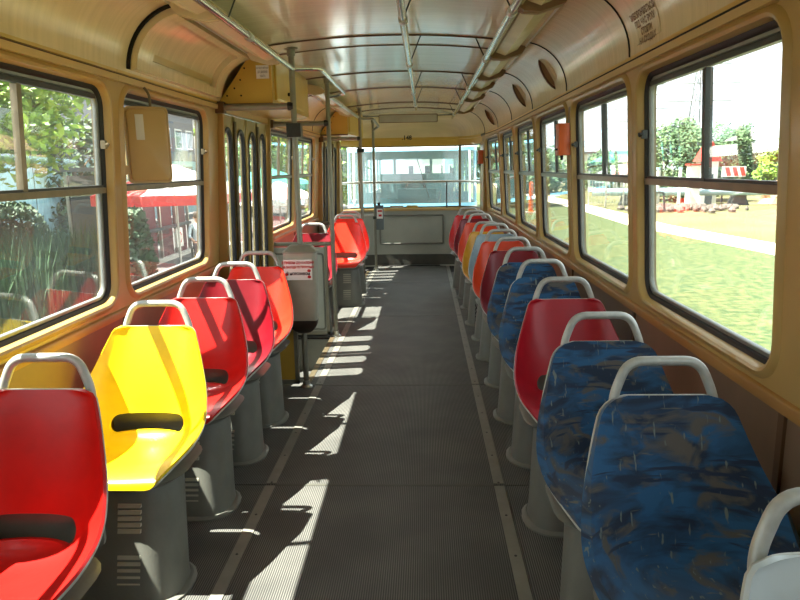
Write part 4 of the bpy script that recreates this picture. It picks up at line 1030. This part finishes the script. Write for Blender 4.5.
# seated person by the stall
def person(x, y):
    t = thing('person', 'person in a pale shirt sitting beside the stall', 'person', (x, y, G), rz=.4)
    V = [(0, 0, .50), (0, .02, .72), (0, .03, .92), (0, .03, 1.03), (0, .0, 1.16), (0, -.01, 1.24),
         (-.10, -.05, .49), (-.12, -.44, .50), (-.12, -.42, .08), (-.12, -.56, .03), (.10, -.05, .49), (.12, -.44, .50), (.12, -.42, .08), (.12, -.56, .03),
         (-.19, .02, .94), (-.24, -.06, .70), (-.16, -.28, .60), (-.14, -.36, .58), (.19, .02, .94), (.24, -.06, .70), (.16, -.28, .60), (.14, -.36, .58)]
    E_ = [(0, 1), (1, 2), (2, 3), (3, 4), (4, 5), (0, 6), (6, 7), (7, 8), (8, 9), (0, 10), (10, 11), (11, 12), (12, 13), (2, 14), (14, 15), (15, 16), (16, 17), (2, 18), (18, 19), (19, 20), (20, 21)]
    Rr = [.13, .12, .12, .05, .085, .08, .09, .065, .045, .04, .09, .065, .045, .04, .06, .045, .035, .03, .06, .045, .035, .03]
    me = bpy.data.meshes.new('body'); me.from_pydata(V, E_, []); o = bpy.data.objects.new('body_tmp', me); COL.objects.link(o)
    sk = o.modifiers.new('skin', 'SKIN'); o.modifiers.new('sub', 'SUBSURF').levels = 1
    for i, r in enumerate(Rr): me.skin_vertices[0].data[i].radius = (r, r)
    me.skin_vertices[0].data[0].use_root = True
    dg = bpy.context.evaluated_depsgraph_get(); dg.update(); res = bpy.data.meshes.new_from_object(o.evaluated_get(dg)); bpy.data.objects.remove(o)
    res.materials.clear()
    for m in ('skin', 'shirt', 'trousers'): res.materials.append(MATS[m])
    for p in res.polygons:
        c = p.center; p.use_smooth = True
        p.material_index = 0 if c.z > 1.0 or (c.y < -.2 and .53 < c.z < .8 and abs(c.x) > .08) else (1 if c.z > .57 else 2)
    res.name = 'body'; link('body', res, t)
    MB().loft([[(r*math.cos(b*PI/6), r*1.1*math.sin(b*PI/6)+.025, z) for b in range(12)] for r, z in ((.088, 1.16), (.098, 1.22), (.09, 1.28), (.06, 1.325), (.01, 1.34))]).build('hair', 'hair_dark', t, 60)
    MB().tube([(0, -.08, 1.20), (0, -.105, 1.165)], .012, 6, r1=.016).build('nose', 'skin', t, 60)
    for s_ in (-1, 1): MB().tube([(s_*.084, .01, 1.19), (s_*.094, .02, 1.165)], .016, 6).build('ear', 'skin', t, 60)
    return t
person(-5.75, 17.2)
t = thing('folding_chair', 'dark folding chair under the person in the pale shirt', 'chair', (-5.75, 17.2, G), rz=.4)
box('seat', 'steel_dark', t, -.21, .21, -.22, .2, .37, .40); box('backrest', 'steel_dark', t, -.21, .21, .20, .23, .55, .85)
for sx in (-.19, .19):
    for sy in (-.2, .2): MB().tube([(sx, sy, 0), (sx, sy, .37 if sy < 0 else .85)], .014, 6).build('leg', 'steel_dark', t, 40)

# right side, middle distance: pipe on supports, rubble, hut, striped barrier, posts
t = thing('heating_pipe', 'pale blue pipeline on dark supports across the far grass', 'pipe', (32, 33.5, G))
MB().tube([(-22, 6, .75), (-5, 2, .75), (30, -4, .75)], .22, 10).build('pipe', 'pipe_blue', t, 60)
for i in range(9):
    u = i/8; x = -20+46*u; y = 5.6-8.6*u
    MB().loft([[(x+a, y+b, z) for a, b in ((-w_, -.2), (w_, -.2), (w_, .2), (-w_, .2))] for w_, z in ((.55, 0), (.4, .3), (.35, .6), (.15, .62))]).build('support', 'steel_dark', t)
k = MB(); R = random.Random(5)
for i in range(160):
    x, y = R.gauss(0, 1.3), R.gauss(0, 1.0); h = max(.02, .35-.12*math.hypot(x, y)); s_ = .08+.14*R.random()
    k.loft([[(x+s_*math.cos(b*PI/3)*q, y+s_*math.sin(b*PI/3)*q, h*R.random()*.3+z) for b in range(6)] for q, z in ((1, 0), (1.1, .1), (.5, .22))])
me_o = k.build('rubble_pile', 'rubble'); me_o.location = (13.4, 34.5, G); tag(me_o, 'heap of grey rubble on the far grass', 'rubble', kind='stuff')
t = thing('hut', 'small white hut with a red roof behind the window divider', 'hut', (16.4, 39.2, G))
box('walls', 'plaster_white', t, -.45, .45, -.45, .45, 0, 2.4)
MB().prism([(-.6, 2.4), (.6, 2.4), (0, 3.5)], lambda x, z: (x, -.6, z), lambda x, z: (x, .6, z)).build('roof', 'roof_red', t)
box('doorway', 'window_dark', t, -.2, .2, -.49, -.44, 0, 1.7)
t = thing('striped_barrier', 'red and white striped barrier board in the largest right window', 'barrier', (18.3, 40, G))
box('board', 'plaster_white', t, -.68, .68, -.04, .04, 1.5, 2.1)
for i in range(3):
    x = -.5+i*.42; MB().hexa([(x+.1, -.06, 1.55), (x+.34, -.06, 1.55), (x+.34, -.03, 1.55), (x+.1, -.03, 1.55), (x-.05, -.06, 2.05), (x+.19, -.06, 2.05), (x+.19, -.03, 2.05), (x-.05, -.03, 2.05)]).build('red_stripe', 'roof_red', t)
for x in (-.55, .55): box('post', 'steel_dark', t, x-.04, x+.04, .04, .12, 0, 2.1)
t = thing('white_kiosk', 'small white kiosk left of the hut with the red roof', 'kiosk', (15.0, 37.5, G))
box('walls', 'plaster_white', t, -.28, .28, -.28, .28, 0, 2.2); box('roof', 'roof_red', t, -.34, .34, -.34, .34, 2.2, 2.3); box('hatch', 'window_dark', t, -.15, .15, -.31, -.27, 1.0, 1.5)
for x, y, l in ((13.6, 39, 'pale post leftmost in the largest right window'), (14.1, 37, 'white post left of the white kiosk')):
    t = thing('marker_post', l, 'post', (x, y, G)); MB().tube([(0, 0, 0), (0, 0, 2.0)], .09, 8).build('shaft', 'plaster_white', t, 40); MB().tube([(0, 0, 2.0), (0, 0, 2.12)], .12, 8).build('cap', 'fence_blue', t, 40)
R = random.Random(9); k = MB(); rows = []
for i in range(9):
    rows.append([(math.cos(a*PI/12)*3.0*math.cos(i*PI/18)*(1+.12*R.uniform(-1, 1)), math.sin(a*PI/12)*1.5*math.cos(i*PI/18)*(1+.12*R.uniform(-1, 1)), 1.9*math.sin(i*PI/18)*(1+.10*R.uniform(-1, 1))) for a in range(24)])
k.loft(rows); me_o = k.build('earth_bank', 'earth_red', None, 20); me_o.location = (22.4, 38.6, G); tag(me_o, 'reddish earth bank below the light green tree on the right', 'earth bank')
# fence frames in the second right window
t = thing('wire_fence', 'pale wire fence panels seen low in the second right window', 'fence', (10.2, 37, G))
for i in range(5):
    x = i*.95-1; box('post', 'steel', t, x-.04, x+.04, -.04, .04, 0, 2.0)
    if i < 4:
        for z in (.3, .9, 1.5, 1.95): box('wire', 'steel', t, x, x+.95, -.012, .012, z-.012, z+.012)
        for q in range(1, 5): box('wire', 'steel', t, x+q*.19-.01, x+q*.19+.01, -.01, .01, .2, 1.95)
t = thing('dark_gate', 'dark bent gate frame on the grass in the second right window', 'gate', (10.4, 32, G))
MB().tube(fillet([(0, 0, 0), (0, 0, 1.0), (1.1, 0, 1.0), (1.2, 0, .1)], .1), .05, 8).build('frame', 'steel_dark', t, 40); box('foot', 'concrete', t, -.2, .2, -.2, .2, 0, .12)
t = thing('orange_post', 'orange post on the grass seen in the fourth right window', 'post', (5.6, 34, G))
MB().loft([[(r*math.cos(b*PI/5), r*math.sin(b*PI/5), z) for b in range(10)] for r, z in ((.2, 0), (.2, .05), (.12, .1), (.11, 1.5), (.03, 1.55))]).build('shaft', 'orange_box', t, 40); box('foot', 'concrete', t, -.25, .25, -.25, .25, .006, .05)
# power pylons
def pylon(x, y, h, lab):
    t = thing('power_pylon', lab, 'pylon', (x, y, G)); b = .08*h
    legs = [(-b, -b), (b, -b), (b, b), (-b, b)]
    for lx, ly in legs: MB().tube([(lx, ly, 0), (lx*.12, ly*.12, h)], .10, 5).build('leg', 'pylon', t)
    for i in range(8):
        q0, q1 = 1-.88*i/8, 1-.88*(i+1)/8
        for j in range(4):
            (ax, ay), (bx_, by) = legs[j], legs[(j+1) % 4]
            MB().tube([(ax*q0, ay*q0, h*i/8), (bx_*q1, by*q1, h*(i+1)/8)], .05, 4).build('brace', 'pylon', t)
    for z, w_ in ((.93, .26), (.78, .34), (.64, .28)):
        MB().tube([(-w_*h, 0, z*h), (w_*h, 0, z*h)], .09, 5).build('crossarm', 'pylon', t)
pylon(37.5, 95, 16.5, 'larger faint power pylon behind the window divider'); pylon(37, 116, 14.5, 'smaller faint power pylon left of the larger one')

# ------------------------------------------------------------------ coupled tram behind
t = thing('coupled_tram', 'pale blue tram coupled behind, its windscreen facing the rear window', 'tram', (0, 11.4, 0))
def tp(i, n, d=0):        # plan of its front, i in 0..n from right to left
    a = PI*i/n; x = 1.14*math.copysign(abs(math.cos(a))**.55, math.cos(a)); y = .55*(1-abs(math.sin(a))**.7)
    return x, y+d
n = 28
def strip(name, z0, z1, m, i0=0, i1=n, d0=0, d1=0, parent=t, thick=0):
    k = MB(); P0 = [(tp(i, n)[0], tp(i, n)[1]+d0, z0) for i in range(i0, i1+1)]; P1 = [(tp(i, n)[0], tp(i, n)[1]+d1, z1) for i in range(i0, i1+1)]
    k.grid([P0, P1]); return k.build(name, m, parent, 40)
strip('lower_body', -.6, .80, 'tram_white'); strip('waist_band', .80, .86, 'tram_blue', d0=-.01, d1=.0)
strip('windscreen', .86, 1.74, 'glass_tram', d1=.10); strip('header_band', 1.74, 1.80, 'tram_blue', d0=.10, d1=.12); strip('brow', 1.80, 2.1, 'tram_white', d0=.12, d1=.3)
for i in (3, 6, 22, 25):
    x, y = tp(i, n); MB().tube([(x, y, .86), (x, y+.10, 1.74)], .022, 6).build('pillar', 'tram_blue' if i in (3, 25) else 'tram_white', t, 40)
for sx in (-1, 1):
    k = MB(); k.box(sx*1.14-.02, sx*1.14+.02, .55, 9, -.6, .86); k.build('side_body', 'tram_white', t)
    k = MB(); k.box(sx*1.14-.02, sx*1.14+.02, .65, 9, 1.75, 2.1); k.build('side_header', 'tram_white', t)
    for y in (.7, 1.9, 3.1, 4.3, 5.5, 6.7, 7.9, 8.9): box('side_pillar', 'tram_inside', t, sx*1.12-.02, sx*1.12+.02, y-.05, y+.05, .86, 1.75)
    MB().loft([[(sx*.62+.11*math.cos(b*PI/8), tp(9 if sx > 0 else 19, n)[1]-.0+o, .42+.11*math.sin(b*PI/8)) for b in range(16)] for o in (-.06, .06)]).build('headlamp', 'chrome', t, 40)
MB().loft([[(x, y, z) for x, y in ((-1.1, .4), (1.1, .4), (1.14, 9), (-1.14, 9))] for z in (2.1, 2.14)]).build('roof', 'tram_white', t)
box('floor', 'tram_dash', t, -1.1, 1.1, .5, 9, -.05, .0)
box('dashboard', 'tram_dash', t, -.55, .45, .22, .5, .5, .93); box('dash_console', 'tram_dash', t, -.25, .42, .2, .45, .93, 1.10)
box('driver_seat', 'tram_dash', t, -.22, .26, .95, 1.1, .5, 1.35)
box('cab_partition', 'tram_inside', t, -1.1, 1.1, 1.55, 1.6, 0, 1.0)
for x in (-.95, -.35, .35, .95): box('cab_post', 'tram_inside', t, x-.025, x+.025, 1.55, 1.6, 1.0, 2.1)
box('cab_header', 'tram_inside', t, -1.1, 1.1, 1.5, 1.6, 1.62, 2.1); box('rear_wall', 'tram_inside', t, -1.1, 1.1, 8.9, 9, -.05, 1.28); box('rear_header', 'tram_inside', t, -1.1, 1.1, 8.9, 9, 1.7, 2.1)
MB().tube([(.3, .12, .95), (.1, .16, 1.6)], .008, 5).build('wiper', 'rubber', t)
MB().tube([(.05+.17*math.cos(b*PI/10), .62+.10*math.sin(b*PI/10), 1.10+.12*math.sin(b*PI/10)) for b in range(20)], .012, 6, closed=True).build('steering_ring', 'rubber', t, 40)
MB().box(-.06, .06, -1.25, .1, -.55, -.42).build('coupler', 'steel_dark', t)
bpy.context.view_layer.update()
